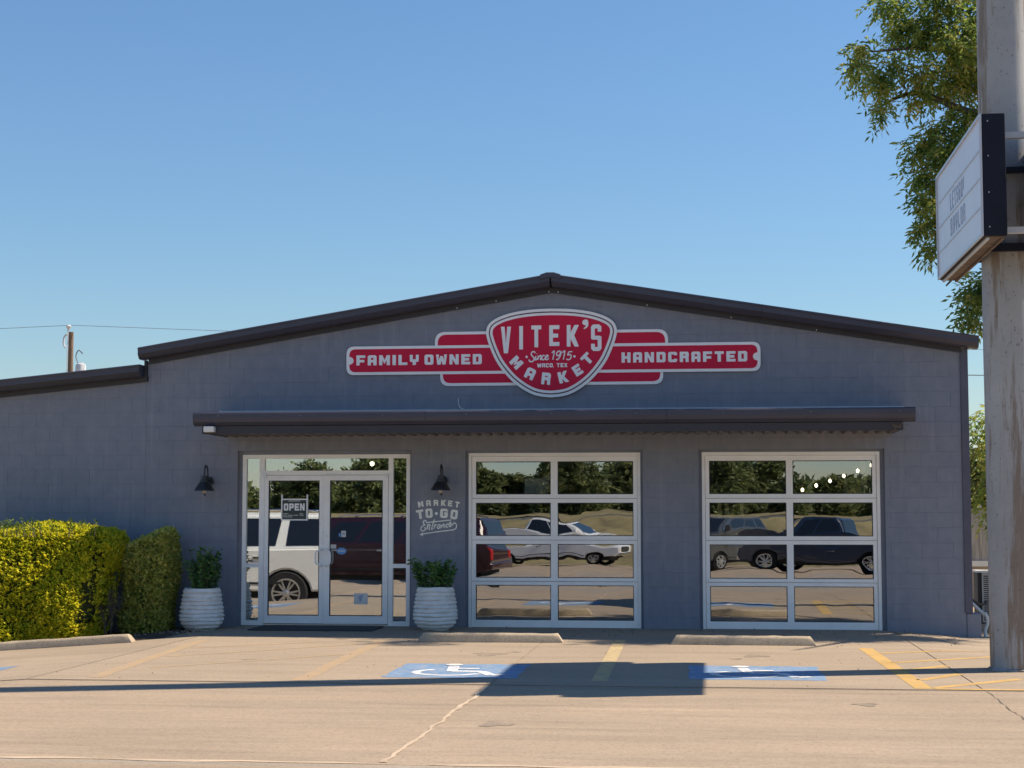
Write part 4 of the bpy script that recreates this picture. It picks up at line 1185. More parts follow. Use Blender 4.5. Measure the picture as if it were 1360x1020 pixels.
# ================================================================== PLANTERS
def planter(x, y, lab, seed, plant_lab, hh, leafn):
    z = zg(x, y) - .004
    e = empty('planter', (x, y, z), lab, 'planter', 'ribbed white planters by the entrance')
    rs = random.Random(seed); ph = [rs.uniform(0, 6.28) for _ in range(100)]
    prof = [(.165, 0.0), (.182, .010)]
    H = .575; nr = 10
    def rad(t): return float(np.interp(t, [0, .05, .12, .2, .3, .42, .6, .8, 1.0], [.185, .222, .258, .280, .289, .287, .274, .256, .238]))
    for i in range(nr):
        t0, t1 = i / nr, (i + 1) / nr
        for u in (0.0, .12, .38, .68, .88):
            t = t0 + (t1 - t0) * u
            bul = .018 * math.sin(math.pi * min(1, u / .9)) ** .7 if u > 0 else -.004
            prof.append((rad(t) + bul, .02 + t * (H - .03)))
    prof += [(rad(1.0) + .006, H), (rad(1.0) - .012, H + .008), (rad(1.0) - .03, H), (rad(1) - .035, H - .10)]
    wob = lambda i, a: .014 * math.sin(2 * a + ph[i % 100]) + .008 * math.sin(5 * a + ph[(i * 7) % 100])
    MB().lathe(prof, (x, y, z), 48, wob).build('pot', 'pot', e, True, ang=60)
    MB().lathe([(.01, .0), (rad(1) - .034, .0), (rad(1) - .034, .012), (.01, .03)], (x, y, z + H - .07), 24).build('soil', 'soil', e)
    # the plant
    p = empty('potted_shrub', (x, y, z + H - .05), plant_lab, 'potted plant', 'green shrubs in the white planters')
    st = MB(); Ps = []; Ds = []
    for k in range(32):
        a = rs.uniform(0, 6.28); rr = rs.uniform(0, .19)
        top = hh * rs.uniform(.5, 1.0)
        bx, by = x + rr * math.cos(a), y + rr * math.sin(a)
        ex, ey = bx + math.cos(a) * rs.uniform(.0, .20), by + math.sin(a) * rs.uniform(.0, .20)
        pth = spline([(bx, by, z + H - .06), ((bx + ex) / 2 + rs.uniform(-.02, .02), (by + ey) / 2, z + H + top * .45), (ex, ey, z + H + top)], 5)
        st.tube(pth, [.005 - .003 * i / (len(pth) - 1) for i in range(len(pth))], 5)
        for j in range(leafn):
            q = pth[int(rs.uniform(.15, 1) * (len(pth) - 1))]
            a2 = rs.uniform(0, 6.28)
            Ps.append(q + np.array((rs.uniform(-.012, .012), rs.uniform(-.012, .012), rs.uniform(-.02, .03))))
            Ds.append((math.cos(a2), math.sin(a2), rs.uniform(-.35, .9)))
    st.build('stems', 'twig', p)
    V, F = leaf_quads(np.array(Ps), np.array(Ds), RNG.uniform(.045, .08, len(Ps)), RNG.uniform(.024, .036, len(Ps)))
    np_mesh('leaves', V, F, 'pot_leaf', p)
planter(-6.885, -0.62, 'white ribbed clay planter between the hedge and the doors', 4, 'dark green shrub growing in the planter beside the hedge', .56, 52)
planter(-3.660, -0.55, 'white ribbed clay planter under the painted lettering', 8, 'dark green shrub growing in the planter under the lettering', .40, 52)

# ================================================================== HEDGES
def hedge(x0, x1, y0, y1, z1, lab, mat, n, seed, round_=.18, taper=0.0, sprigs=0, gaps=(), lean=0.0, tilt=0.0):
    r = np.random.default_rng(seed)
    xm = (x0 + x1) / 2; zb = zg(xm, y0)
    e = empty('hedge', (xm, (y0 + y1) / 2, zb), lab, 'hedge', 'clipped hedges along the wall')
    cx, cy, cz = xm, (y0 + y1) / 2, (zb + z1) / 2
    hx, hy, hz = (x1 - x0) / 2, (y1 - y0) / 2, (z1 - zb) / 2
    d = unit(r.normal(size=(n * 2, 3)) / np.array((hx, hy, hz)) ** 0 )
    p = 5.0
    s = (np.abs(d) ** p).sum(1) ** (-1 / p)
    # favour faces by area: sample box faces instead
    u = r.uniform(-1, 1, (n, 3))
    areas = np.array((hy * hz, hx * hz, hx * hy)); pr = areas / areas.sum()
    ax = r.choice(3, n, p=pr)
    sg = r.choice((-1, 1), n)
    u[np.arange(n), ax] = sg
    # round the box off
    q = u * 1.0
    q = u / np.maximum(1.0, ((np.abs(u) ** 6).sum(1) ** (1 / 6)))[:, None]
    H = np.array((hx, hy, hz))
    base = q * H
    nrm = unit(np.sign(q) * np.abs(q) ** 5 / H * np.array((hx, hy, hz)).min() + 1e-6)
    # lumpy surface made of shoots
    f = (np.sin(base[:, 0] * 5.1 + 1.3 * np.sin(base[:, 2] * 4 + seed)) + np.sin(base[:, 2] * 6.3 + base[:, 0] * 2) + np.sin(base[:, 1] * 7 + base[:, 0] * 3.1)) / 3
    depth = np.abs(r.normal(0, .035, n)) - .085 * f - .02
    pos = base - nrm * depth[:, None]
    pos[:, 2] += tilt * (pos[:, 0] / hx) * (pos[:, 2] / (2 * hz) + .5)
    pos[:, 1] += lean * (pos[:, 2] / (2 * hz) + .5)
    if taper: pos[:, 0] *= (1 - taper * (0.5 - pos[:, 2] / (2 * hz)))
    P = pos + np.array((cx, cy, cz))
    P[:, 2] = np.maximum(P[:, 2], zb + .03)
    keep = np.ones(n, bool)
    for (gx, gz, gr) in gaps: keep &= ((P[:, 0] - gx) ** 2 + (P[:, 2] - gz) ** 2 > gr ** 2) | (r.uniform(size=n) < .25)
    P = P[keep]; nr_ = nrm[keep]
    D = nr_ * .75 + r.normal(0, .5, (len(P), 3)) + np.array((0, 0, .45))
    # each point is a shoot tip bearing 3 leaves
    VV = []; FF = []; off = 0
    for j in range(3):
        Dj = D + r.normal(0, .5, D.shape)
        V, F = leaf_quads(P + r.normal(0, .012, P.shape), Dj, r.uniform(.045, .075, len(P)), r.uniform(.026, .040, len(P)), up=2.2)
        VV.append(V); FF.append(F + off); off += len(V)
    np_mesh('foliage', np.concatenate(VV), np.concatenate(FF), mat, e)
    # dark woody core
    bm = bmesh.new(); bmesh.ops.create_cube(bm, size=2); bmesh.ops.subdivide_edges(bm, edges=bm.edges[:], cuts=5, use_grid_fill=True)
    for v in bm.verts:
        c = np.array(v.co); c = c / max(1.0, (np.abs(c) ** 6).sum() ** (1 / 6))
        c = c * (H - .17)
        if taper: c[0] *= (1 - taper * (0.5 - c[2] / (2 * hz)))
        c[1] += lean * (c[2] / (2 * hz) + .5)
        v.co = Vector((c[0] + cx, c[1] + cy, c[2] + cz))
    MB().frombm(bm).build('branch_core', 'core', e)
    if sprigs:
        Ps = []; Ds = []; st = MB()
        for i in range(sprigs):
            bx, by = r.uniform(x0 + .1, x1 - .05), r.uniform(y0 + .25, y1); h = r.uniform(.05, .15)
            tip = np.array((bx + r.uniform(-.04, .04), by + r.uniform(-.03, .03), z1 + h))
            b0 = np.array((bx, by, z1 - .1))
            st.tube([b0, tip], [.004, .0015], 4)
            for k in range(12):
                t = r.uniform(.3, 1); Ps.append(b0 + (tip - b0) * t); a = r.uniform(0, 6.28); Ds.append((math.cos(a), math.sin(a), r.uniform(.2, 1.2)))
        st.build('shoots', 'twig', e)['kind'] = 'stuff'
        V, F = leaf_quads(np.array(Ps), np.array(Ds), r.uniform(.035, .06, len(Ps)), r.uniform(.014, .022, len(Ps)))
        np_mesh('shoot_leaves', V, F, 'fresh', e)
    return e
hedge(-11.2, -7.93, -2.14, -1.10, 1.36, 'golden yellow clipped hedge behind the wheel stop', 'hedge', 30000, 21, sprigs=70, taper=.07, lean=.74, gaps=((-7.95, .55, .24), (-8.0, .2, .18)))
hedge(-7.93, -7.36, -1.05, -0.40, 1.27, 'smaller olive green hedge between the golden hedge and planter', 'hedge2', 9000, 22, taper=.02, lean=.2, gaps=((-8.05, .75, .18), (-7.1, .75, .10), (-7.72, 1.36, .13)), tilt=.09)
# bare shrub in the gap
TW = MB(); rt = random.Random(12)
def twig(p, d, L, r, k):
    q = [p[i] + d[i] * L for i in range(3)]
    m_ = [(p[i] + q[i]) / 2 + rt.uniform(-.02, .02) for i in range(3)]
    TW.tube([p, m_, q], [r, r * .8, r * .55], 4)
    if k:
        for _ in range(3):
            nd = [d[0] + rt.uniform(-.7, .7), d[1] + rt.uniform(-.5, .5), d[2] + rt.uniform(-.3, .35)]
            l = math.sqrt(sum(c * c for c in nd)); twig(q if rt.random() < .6 else m_, [c / l for c in nd], L * .72, r * .6, k - 1)
for i in range(7): twig((-8.02 + rt.uniform(-.12, .12), -1.25 + rt.uniform(-.2, .2), zg(-8.02, -1)), (rt.uniform(-.18, .18), rt.uniform(-.15, .1), 1), .26, .009, 3)
tag(TW.build('bare_shrub', 'twig'), 'leafless grey shrub in the gap between the two hedges', 'shrub')
# leaf litter
mb_P = np.stack([RNG.uniform(-8.3, -6.7, 260), RNG.uniform(-1.75, -.3, 260), np.zeros(260)], 1)
mb_P[:, 2] = [zg(a, b) + .035 for a, b, _ in mb_P]
V, F = leaf_quads(mb_P, np.stack([RNG.normal(size=260), RNG.normal(size=260), RNG.normal(0, .2, 260)], 1), .05, .025)
np_mesh('leaf_litter', V, F, 'nest')['kind'] = 'stuff'

mb_P = np.stack([RNG.uniform(-6.6, 3.3, 190), -0.08 - np.abs(RNG.normal(0, .9, 190)), np.zeros(190)], 1)
mb_P[:, 2] = [zg(a, b) + .003 for a, b, _ in mb_P]
V, F = leaf_quads(mb_P, np.stack([RNG.normal(size=190), RNG.normal(size=190), RNG.uniform(.05, .35, 190)], 1), RNG.uniform(.02, .05, 190), .016)
np_mesh('blown_leaves', V, F, 'nest')['kind'] = 'stuff'
# ================================================================== POLE SIGN
PS = empty('pole_sign', (3.1, -5.4, 0), 'tall grey steel pole carrying a white reader board', 'sign')
mb = MB(); n = 40
prof = [(.262, -.3)] + [(.262 - .036 * max(0, i - 14) / 16 + .0012 * math.sin(i * 1.7), i * .4) for i in range(0, 31)] + [(.225, 12.2), (.02, 12.24)]
mb.lathe(prof, (3.1, -5.4, 0.0), n); mb.build('column', 'pole', PS, True, ang=50)
MB().lathe([(.285, -.05), (.285, .012), (.265, .022)], (3.1, -5.4, 0.0), 32).build('base_collar', 'pole', PS, True)
def cabinet(xo, xi, face_sign, texty):
    y0, y1, z0, z1 = -6.9, -3.86, 4.19, 5.365
    xa, xb = min(xo, xi), max(xo, xi)
    c = MB().bbox(xa + .004, xb - .004, y0, y1, z0, z1, .006).build('cabinet', 'cabinet', PS)
    fx = xo
    fs = face_sign
    def bx(name, a0, a1, b0, b1, c0, c1, m): return MB().box(min(a0, a1), max(a0, a1), b0, b1, c0, c1).build(name, m, c)
    t = .030
    for q in ((y0 + .001, y1 - .001, z0 + .001, z0 + t), (y0 + .001, y1 - .001, z1 - t, z1 - .001), (y0 + .001, y0 + t, z0 + t, z1 - t), (y1 - t, y1 - .001, z0 + t, z1 - t)):
        bx('retainer', fx, fx + fs * .02, q[0], q[1], q[2], q[3], 'rail')
    bx('face_panel', fx + fs * .003, fx - fs * .003, y0 + t, y1 - t, z0 + t, z1 - t, 'acrylic')
    for zz in (5.035, 4.765, 4.485):
        bx('track_rail', fx + fs * .0032, fx + fs * .010, y0 + t, y1 - t, zz - .008, zz + .008, 'rail')
    bx('drip_tray', xa + .02, xb - .02, y0 + .03, y1 - .03, z0 - .012, z0 - .001, 'rusty')
    bx('tray_rib', xa + .03, xa + .055, y0 + .03, y1 - .03, z0 - .030, z0 - .013, 'galv')
    bx('tray_rib', xb - .055, xb - .03, y0 + .03, y1 - .03, z0 - .030, z0 - .013, 'rusty')
    for zz in (z0 + .08, 4.6, 4.95, z1 - .08): MB().box(xa + .05, xa + .06, y0 - .006, y0 - .0003, zz, zz + .012).build('rivet', 'galv', c)
    return c
CL = cabinet(2.62, 2.842, -1, True)
cabinet(3.58, 3.358, 1, False)
for word_, zz, hh_ in (('LETSGO!', 4.80, .185), ('BAYLOR', 4.525, .185)):
    ys = -4.83; n_ = len(word_); pitch = 1.07 / n_
    for i, ch in enumerate(word_):
        wd = pitch * (.62 if ch != '!' else .2)
        place_letter(ch, 0, zz, wd, hh_, 0.0, .0025, 'letter_navy', CL, a=.026 if ch != '!' else wd, b=.026, c=.02, fn=lambda u, v, d, o=ys - i * pitch: (2.6165 - d, o - u, v))
for (yy, z0, z1, m_) in ((-6.55, 5.20, 5.26, 'galv'), (-6.55, 4.27, 4.33, 'galv'), (-5.75, 5.02, 5.08, 'cabinet'), (-5.75, 4.22, 4.30, 'cabinet'), (-5.0, 5.02, 5.08, 'cabinet'), (-5.0, 4.22, 4.30, 'cabinet')):
    MB().box(2.843, 3.357, yy, yy + .06, z0, z1).build('bracket', m_, PS)

# ================================================================== TREES
def crown_mesh(name, centers, mat, parent, per, leaflets, llen, lwid, droop, seed, sprig_len):
    r = np.random.default_rng(seed)
    P = []; D = []
    for (cx, cy, cz, rx, rz, k) in centers:
        n = int(per * k)
        u = unit(r.normal(size=(n, 3))) * (r.uniform(0.0, 1, (n, 1)) ** .6)
        b = np.array((cx, cy, cz)) + u * np.array((rx, rx, rz))
        d = u * .8 + r.normal(0, .5, (n, 3)) + np.array((0, 0, -droop))
        P.append(b); D.append(d)
    P = np.concatenate(P); D = unit(np.concatenate(D))
    n = len(P)
    side = unit(np.cross(D, unit(r.normal(size=(n, 3)) * .4 + np.array((0, 0, 1)))))
    VV = []; FF = []; off = 0
    for j in range(leaflets):
        t = (j // 2 + .6) / (leaflets / 2 + .3); s = 1 if j % 2 else -1
        base = P + D * sprig_len * t + np.array((0, 0, -1)) * (sprig_len * .28 * t * t * droop)
        dd = D * .55 + side * s * (.9 if j < leaflets - 1 else .0) + r.normal(0, .22, (n, 3)) + np.array((0, 0, -.25 * droop))
        V, F = leaf_quads(base, dd, llen * r.uniform(.75, 1.2, n), lwid * r.uniform(.8, 1.2, n))
        VV.append(V); FF.append(F + off); off += len(V)
    return np_mesh(name, np.concatenate(VV), np.concatenate(FF), mat, parent)

def limb(mb, pts, r0, r1):
    P = spline(pts, 5); m_ = len(P)
    mb.tube(P, [r0 + (r1 - r0) * i / (m_ - 1) for i in range(m_)], 8)

TR = empty('pecan_tree', (7.6, 1.6, -.1), 'large leafy tree with drooping branches behind the pole sign', 'tree')
tb = MB()
limb(tb, [(7.6, 1.6, -.3), (7.5, 1.5, 2.0), (7.3, 1.3, 4.2), (7.1, 1.2, 6.2), (7.0, 1.2, 7.6), (6.95, 1.2, 9.2)], .30, .06)
BR = [[(7.3, 1.3, 4.4), (6.0, .7, 6.2), (4.6, .3, 7.3), (3.3, .1, 7.9), (2.3, .0, 7.9)],
      [(7.4, 1.4, 3.6), (6.1, .5, 5.2), (4.7, .0, 6.2), (3.6, -.1, 6.5), (2.9, -.1, 6.2)],
      [(7.4, 1.4, 3.2), (6.2, .2, 4.5), (4.9, -.3, 5.1), (3.7, -.3, 5.0), (3.2, -.3, 4.6)],
      [(7.2, 1.3, 5.6), (6.0, .8, 7.8), (4.7, .3, 8.7), (3.4, .1, 9.0)],
      [(7.0, 1.2, 7.4), (8.6, 1.0, 8.6), (9.6, .8, 9.2)], [(7.1, 1.2, 6.4), (8.4, 2.0, 7.6), (9.2, 2.6, 7.9)], [(7.2, 1.3, 5.2), (7.4, -.2, 6.6), (7.2, -1.4, 7.2)],
      [(4.9, .2, 7.1), (3.8, .1, 7.0), (2.9, .0, 7.3), (2.35, .0, 7.1)]]
for b in BR: limb(tb, [(p[0] * (23.55 / 22.8 if p[0] < 7 else 1), p[1] + .75 * (1 if p[0] < 7 else 0), 1.6 + (p[2] - 1.6) * (23.55 / 22.8 if p[0] < 7 else 1)) for p in b], .085, .012)
tb.build('trunk', 'bark', TR, True)
C = []
def cl(x, z, rx=.28, rz=.26, k=1.0, y=0.0):
    y = y + .75 + random.uniform(-.35, .35); f = (22.8 + y) / 22.8
    C.append((x * f, y, 1.6 + (z - 1.6) * f, rx * .9, rz * .86, k * (.92 if x < 4 else 1)))
for x, z, rx, rz, k in ((2.18, 8.02, .16, .13, .45), (2.06, 7.72, .15, .18, .5), (2.36, 7.55, .22, .26, .8), (2.42, 7.18, .13, .24, .45), (2.62, 7.75, .2, .2, .6), (2.72, 8.28, .22, .24, .9), (2.60, 8.62, .3, .3, 1.1),
                        (3.05, 8.22, .3, .3, 1.5), (3.45, 8.0, .32, .35, 1.8), (3.0, 7.62, .22, .22, .8), (2.92, 7.28, .17, .2, .55), (3.35, 7.45, .3, .3, 1.4), (3.7, 7.6, .3, .35, 1.6), (3.75, 8.3, .35, .35, 1.8), (3.3, 8.7, .4, .35, 1.8),
                        (3.55, 7.0, .25, .25, 1.0), (3.15, 6.82, .22, .2, .8), (2.92, 6.60, .22, .18, .9), (3.35, 6.55, .28, .25, 1.4), (3.65, 6.6, .3, .3, 1.4), (2.98, 6.22, .2, .22, .9), (3.3, 6.2, .28, .26, 1.4), (3.6, 6.1, .3, .3, 1.5),
                        (3.02, 5.85, .18, .2, .8), (3.35, 5.8, .25, .28, 1.2), (3.0, 5.50, .17, .18, .7), (3.3, 5.45, .22, .25, 1.0), (3.05, 5.22, .15, .13, .5), (3.6, 5.5, .3, .35, 1.3),
                        (3.62, 4.52, .20, .2, .8), (3.55, 4.24, .15, .16, .5), (3.8, 4.7, .25, .3, 1.0), (4.0, 4.3, .25, .3, 1.0)):
    cl(x, z, rx, rz, k)
for i in range(80):
    cl(random.uniform(4.0, 9.4), random.uniform(5.2, 10.3), .60, .5, 1.7, random.uniform(-.9, 3.2))
for x, z, y in ((4.3, 5.0, -.6), (4.9, 4.6, -.5), (5.3, 5.2, -.4), (5.9, 4.8, -.8), (6.4, 5.4, -.6), (6.9, 5.0, -.9)): cl(x, z, .35, .28, .8, y)
crown_mesh('crown', C, 'tree', TR, 74, 9, .110, .034, .8, 31, .26)

# shrubby tree behind the right corner, in front of the fence
ST = empty('sapling', (5.0, 4.6, -.2), 'thin sapling with drooping leaves between building corner and pole', 'tree')
sb = MB(); limb(sb, [(5.0, 4.6, -.3), (4.95, 4.6, 1.4), (4.75, 4.5, 2.6), (4.5, 4.4, 3.4)], .05, .012); limb(sb, [(4.95, 4.6, 1.3), (4.6, 4.4, 1.9), (4.35, 4.3, 2.0)], .02, .008)
sb.build('trunk', 'bark', ST)
C2 = [(4.45, 4.4, 3.15, .25, .15, .7), (4.40, 4.4, 2.75, .22, .2, .9), (4.55, 4.4, 2.35, .25, .25, 1.1), (4.45, 4.4, 1.95, .22, .2, .9), (4.5, 4.3, 1.6, .2, .14, .6), (4.9, 4.6, 2.9, .4, .4, 1.4), (5.2, 4.6, 2.2, .4, .4, 1.4)]
crown_mesh('crown', C2, 'tree', ST, 40, 9, .12, .032, .9, 41, .3)
PT = empty('pale_tree', (7.4, 15.0, -.2), 'pale sunlit tree beyond the fence behind the building corner', 'tree')
sb = MB(); limb(sb, [(7.4, 15, -.3), (7.3, 15, 2), (7.0, 15, 4)], .14, .05); sb.build('trunk', 'bark', PT)
crown_mesh('crown', [(6.6, 15, 2.6, 1.0, .9, 2), (7.4, 15, 3.0, 1.2, 1.0, 3), (6.3, 14.8, 1.9, .7, .5, 1.2), (8.2, 15, 2.6, 1.0, .9, 2)], 'pale_leaf', PT, 130, 7, .22, .10, .3, 42, .35)

# trees behind the highway, seen mirrored in the glass
rf = random.Random(77)
spots = [(x, -78 + rf.uniform(-4, 4), h) for x, h in ((-52, 4.4), (-45, 4), (-38, 4.6), (-31, 3.7), (-26.2, 2.6), (-24.3, 3.6), (-21.8, 2.7), (-19.6, 4.3), (-16.8, 4.7), (-14.2, 3.6), (-11, 2.9), (-8, 4.8), (-4, 5.2), (0, 5), (2.5, 4.2), (5, 1.9), (7.6, 1.7), (10.4, 1.8), (14.5, 2.6), (21, 4), (29, 4.6))]
for i, (x, y, h) in enumerate(spots):
    e = empty('roadside_tree', (x, y, 1.4), 'broad green tree beyond the highway mirrored in the glass', 'tree', 'trees beyond the highway')
    t = MB(); limb(t, [(x, y, 1.2), (x + rf.uniform(-.3, .3), y, 1.4 + h * .35), (x + rf.uniform(-.5, .5), y, 1.4 + h * .7)], .25, .06); t.build('trunk', 'bark', e)
    cs = []
    for k in range(17):
        a = rf.uniform(0, 6.28); q = rf.uniform(.1, 1)
        cs.append((x + math.cos(a) * q * h * .48, y + math.sin(a) * q * h * .4, 1.4 + h * rf.uniform(.10, .86), h * .19, h * .15, 1.2))
    crown_mesh('crown', cs, 'far_leaf', e, 60, 5, .34, .20, .2, 100 + i, .5)
cs = [(x, -93 + rf.uniform(-3, 3), 1.7 + rf.uniform(-.3, .6), 2.6, 1.1, 1) for x in lin(-110, 95, 2.6)]
crown_mesh('woodland', cs, 'far_leaf', None, 150, 4, .8, .5, .2, 300, .8)['kind'] = 'stuff'

# ================================================================== UTILITY POLE AND LINE
UP = empty('utility_pole', (-36.9, 70, -.5), 'wooden utility pole with transformer rising behind the low roof', 'utility pole')
MB().tube([(-36.9, 70, -.6), (-36.9, 70, 12.05)], [.19, .145], 14).build('shaft', 'poleswood', UP, True)
MB().tube([(-37.03, 69.82, 9.4), (-37.03, 69.82, 12.2)], .03, 6).build('conduit', 'galv', UP)
MB().lathe([(.04, -.18), (.07, -.1), (.13, .0), (.16, .06), (.12, .12), (.02, .16)], (-36.98, 69.8, 12.3), 14).build('insulator', 'galv', UP, True)
MB().tube(spline([(-37.03, 69.7, 11.9), (-37.2, 69.7, 11.7), (-37.22, 69.7, 11.3), (-37.12, 69.7, 11.1)], 4), .05, 6).build('cutout_fuse', 'galv', UP)
MB().lathe([(.18, 9.0), (.30, 9.05), (.30, 10.0), (.27, 10.12), (.10, 10.22)], (-36.2, 69.8, 0), 20).build('transformer', 'galv', UP, True)
MB().tube(spline([(-36.35, 69.8, 10.15), (-36.5, 69.8, 10.6), (-36.35, 69.8, 10.95), (-36.1, 69.8, 10.75)], 4), .035, 6).build('bushing_wire', 'wire', UP)
MB().box(-36.8, -36.45, 69.7, 69.9, 9.5, 9.62).build('mount_bracket', 'galv', UP)
MB().tube([(-70 + 33.1 * i / 8, 70, 12.45 - 0.0 - .35 * math.sin(math.pi * i / 8)) for i in range(9)] , .014, 5).build('power_line', 'wire')
tag(bpy.data.objects['power_line'], 'thin power line running left from the utility pole', 'power line')
tag(MB().tube([(-36.9 + 62 * i / 12, 70 + 6 * i / 12, 12.45 - 1.6 * math.sin(math.pi * i / 12 * .5) + .0) for i in range(13)], .014, 5).build('power_line', 'wire'), 'thin power line sagging right behind the gable', 'power line')
tag(MB().tube([(3 + 12 * i / 6, 30, 6.1 - .3 * math.sin(math.pi * i / 6)) for i in range(7)], .015, 5).build('power_line', 'wire'), 'short run of power line between building corner and pole', 'power line')

# ================================================================== YARD AT THE RIGHT: FENCE, AC UNIT, PIPES
FN = empty('board_fence', (6.0, 8.0, -.3), 'weathered grey board fence behind the building corner', 'fence')
xf = 4.3; rfn = random.Random(4)
while xf < 8.5:
    hh_ = 1.62 + rfn.uniform(-.02, .02)
    if not (4.93 < xf < 5.0): MB().box(xf, xf + .138, 8.0 + rfn.uniform(-.004, .004), 8.02, .62, hh_).build('board', 'fence', FN)
    xf += .145
MB().box(4.3, 8.5, 7.95, 7.998, .60, .70).build('fence_rail', 'plastic_white', FN)
MB().box(4.3, 8.5, 7.99, 8.1, -.4, .598).build('fence_kickboard', 'stop', FN)
for xx in (4.86, 6.8): MB().box(xx, xx + .07, 8.03, 8.10, -.4, 1.7).build('fence_post', 'galv', FN)
AC = empty('ac_unit', (4.16, 1.7, -.15), 'outdoor air conditioner unit beside the building corner', 'air conditioner')
ax0, ax1, ay0, ay1, az0, az1 = 3.815, 4.62, 1.5, 1.9, .02, .72
MB().bbox(ax0, ax1, ay0 + .03, ay1, az0, az1, .01).build('casing', 'ac_dark', AC)
MB().frame(ax0 + .055, ax1, az0, az1, .02, .04, .03, .03, ay0, ay0 + .0295).build('front_frame', 'ac', AC)
for k in range(22):
    zz = az0 + .05 + k * .029
    MB().box(ax0 + .077, ax1 - .042, ay0 + .006, ay0 + .024, zz, zz + .013).build('louvre', 'ac', AC)
MB().box(ax0 - .02, ax1 + .02, ay0 - .02, ay1 + .02, az1 + .002, az1 + .03).build('top_lid', 'plastic_white', AC)
MB().box(ax0 - .05, ax1 + .1, ay0 - .05, ay1 + .05, -.2, .0).build('pad', 'stop', AC)
PI_ = MB().tube(spline([(3.55, .35, .35), (3.62, .33, .28), (3.68, .3, .22), (3.72, .28, .20), (3.74, .28, .10), (3.70, .27, -.02), (3.72, .26, -.15)], 4), .022, 8)
tag(PI_.build('drain_pipe', 'plastic_white', None, True), 'bent white pipe at the foot of the building corner', 'pipe')
mb = MB().tube(spline([(3.50, .40, .55), (3.58, .6, .40), (3.75, .9, .3), (3.92, 1.5, .30)], 5), .02, 6)
tag(mb.build('refrigerant_line', 'black', None, True), 'black insulated line running to the air conditioner', 'pipe')

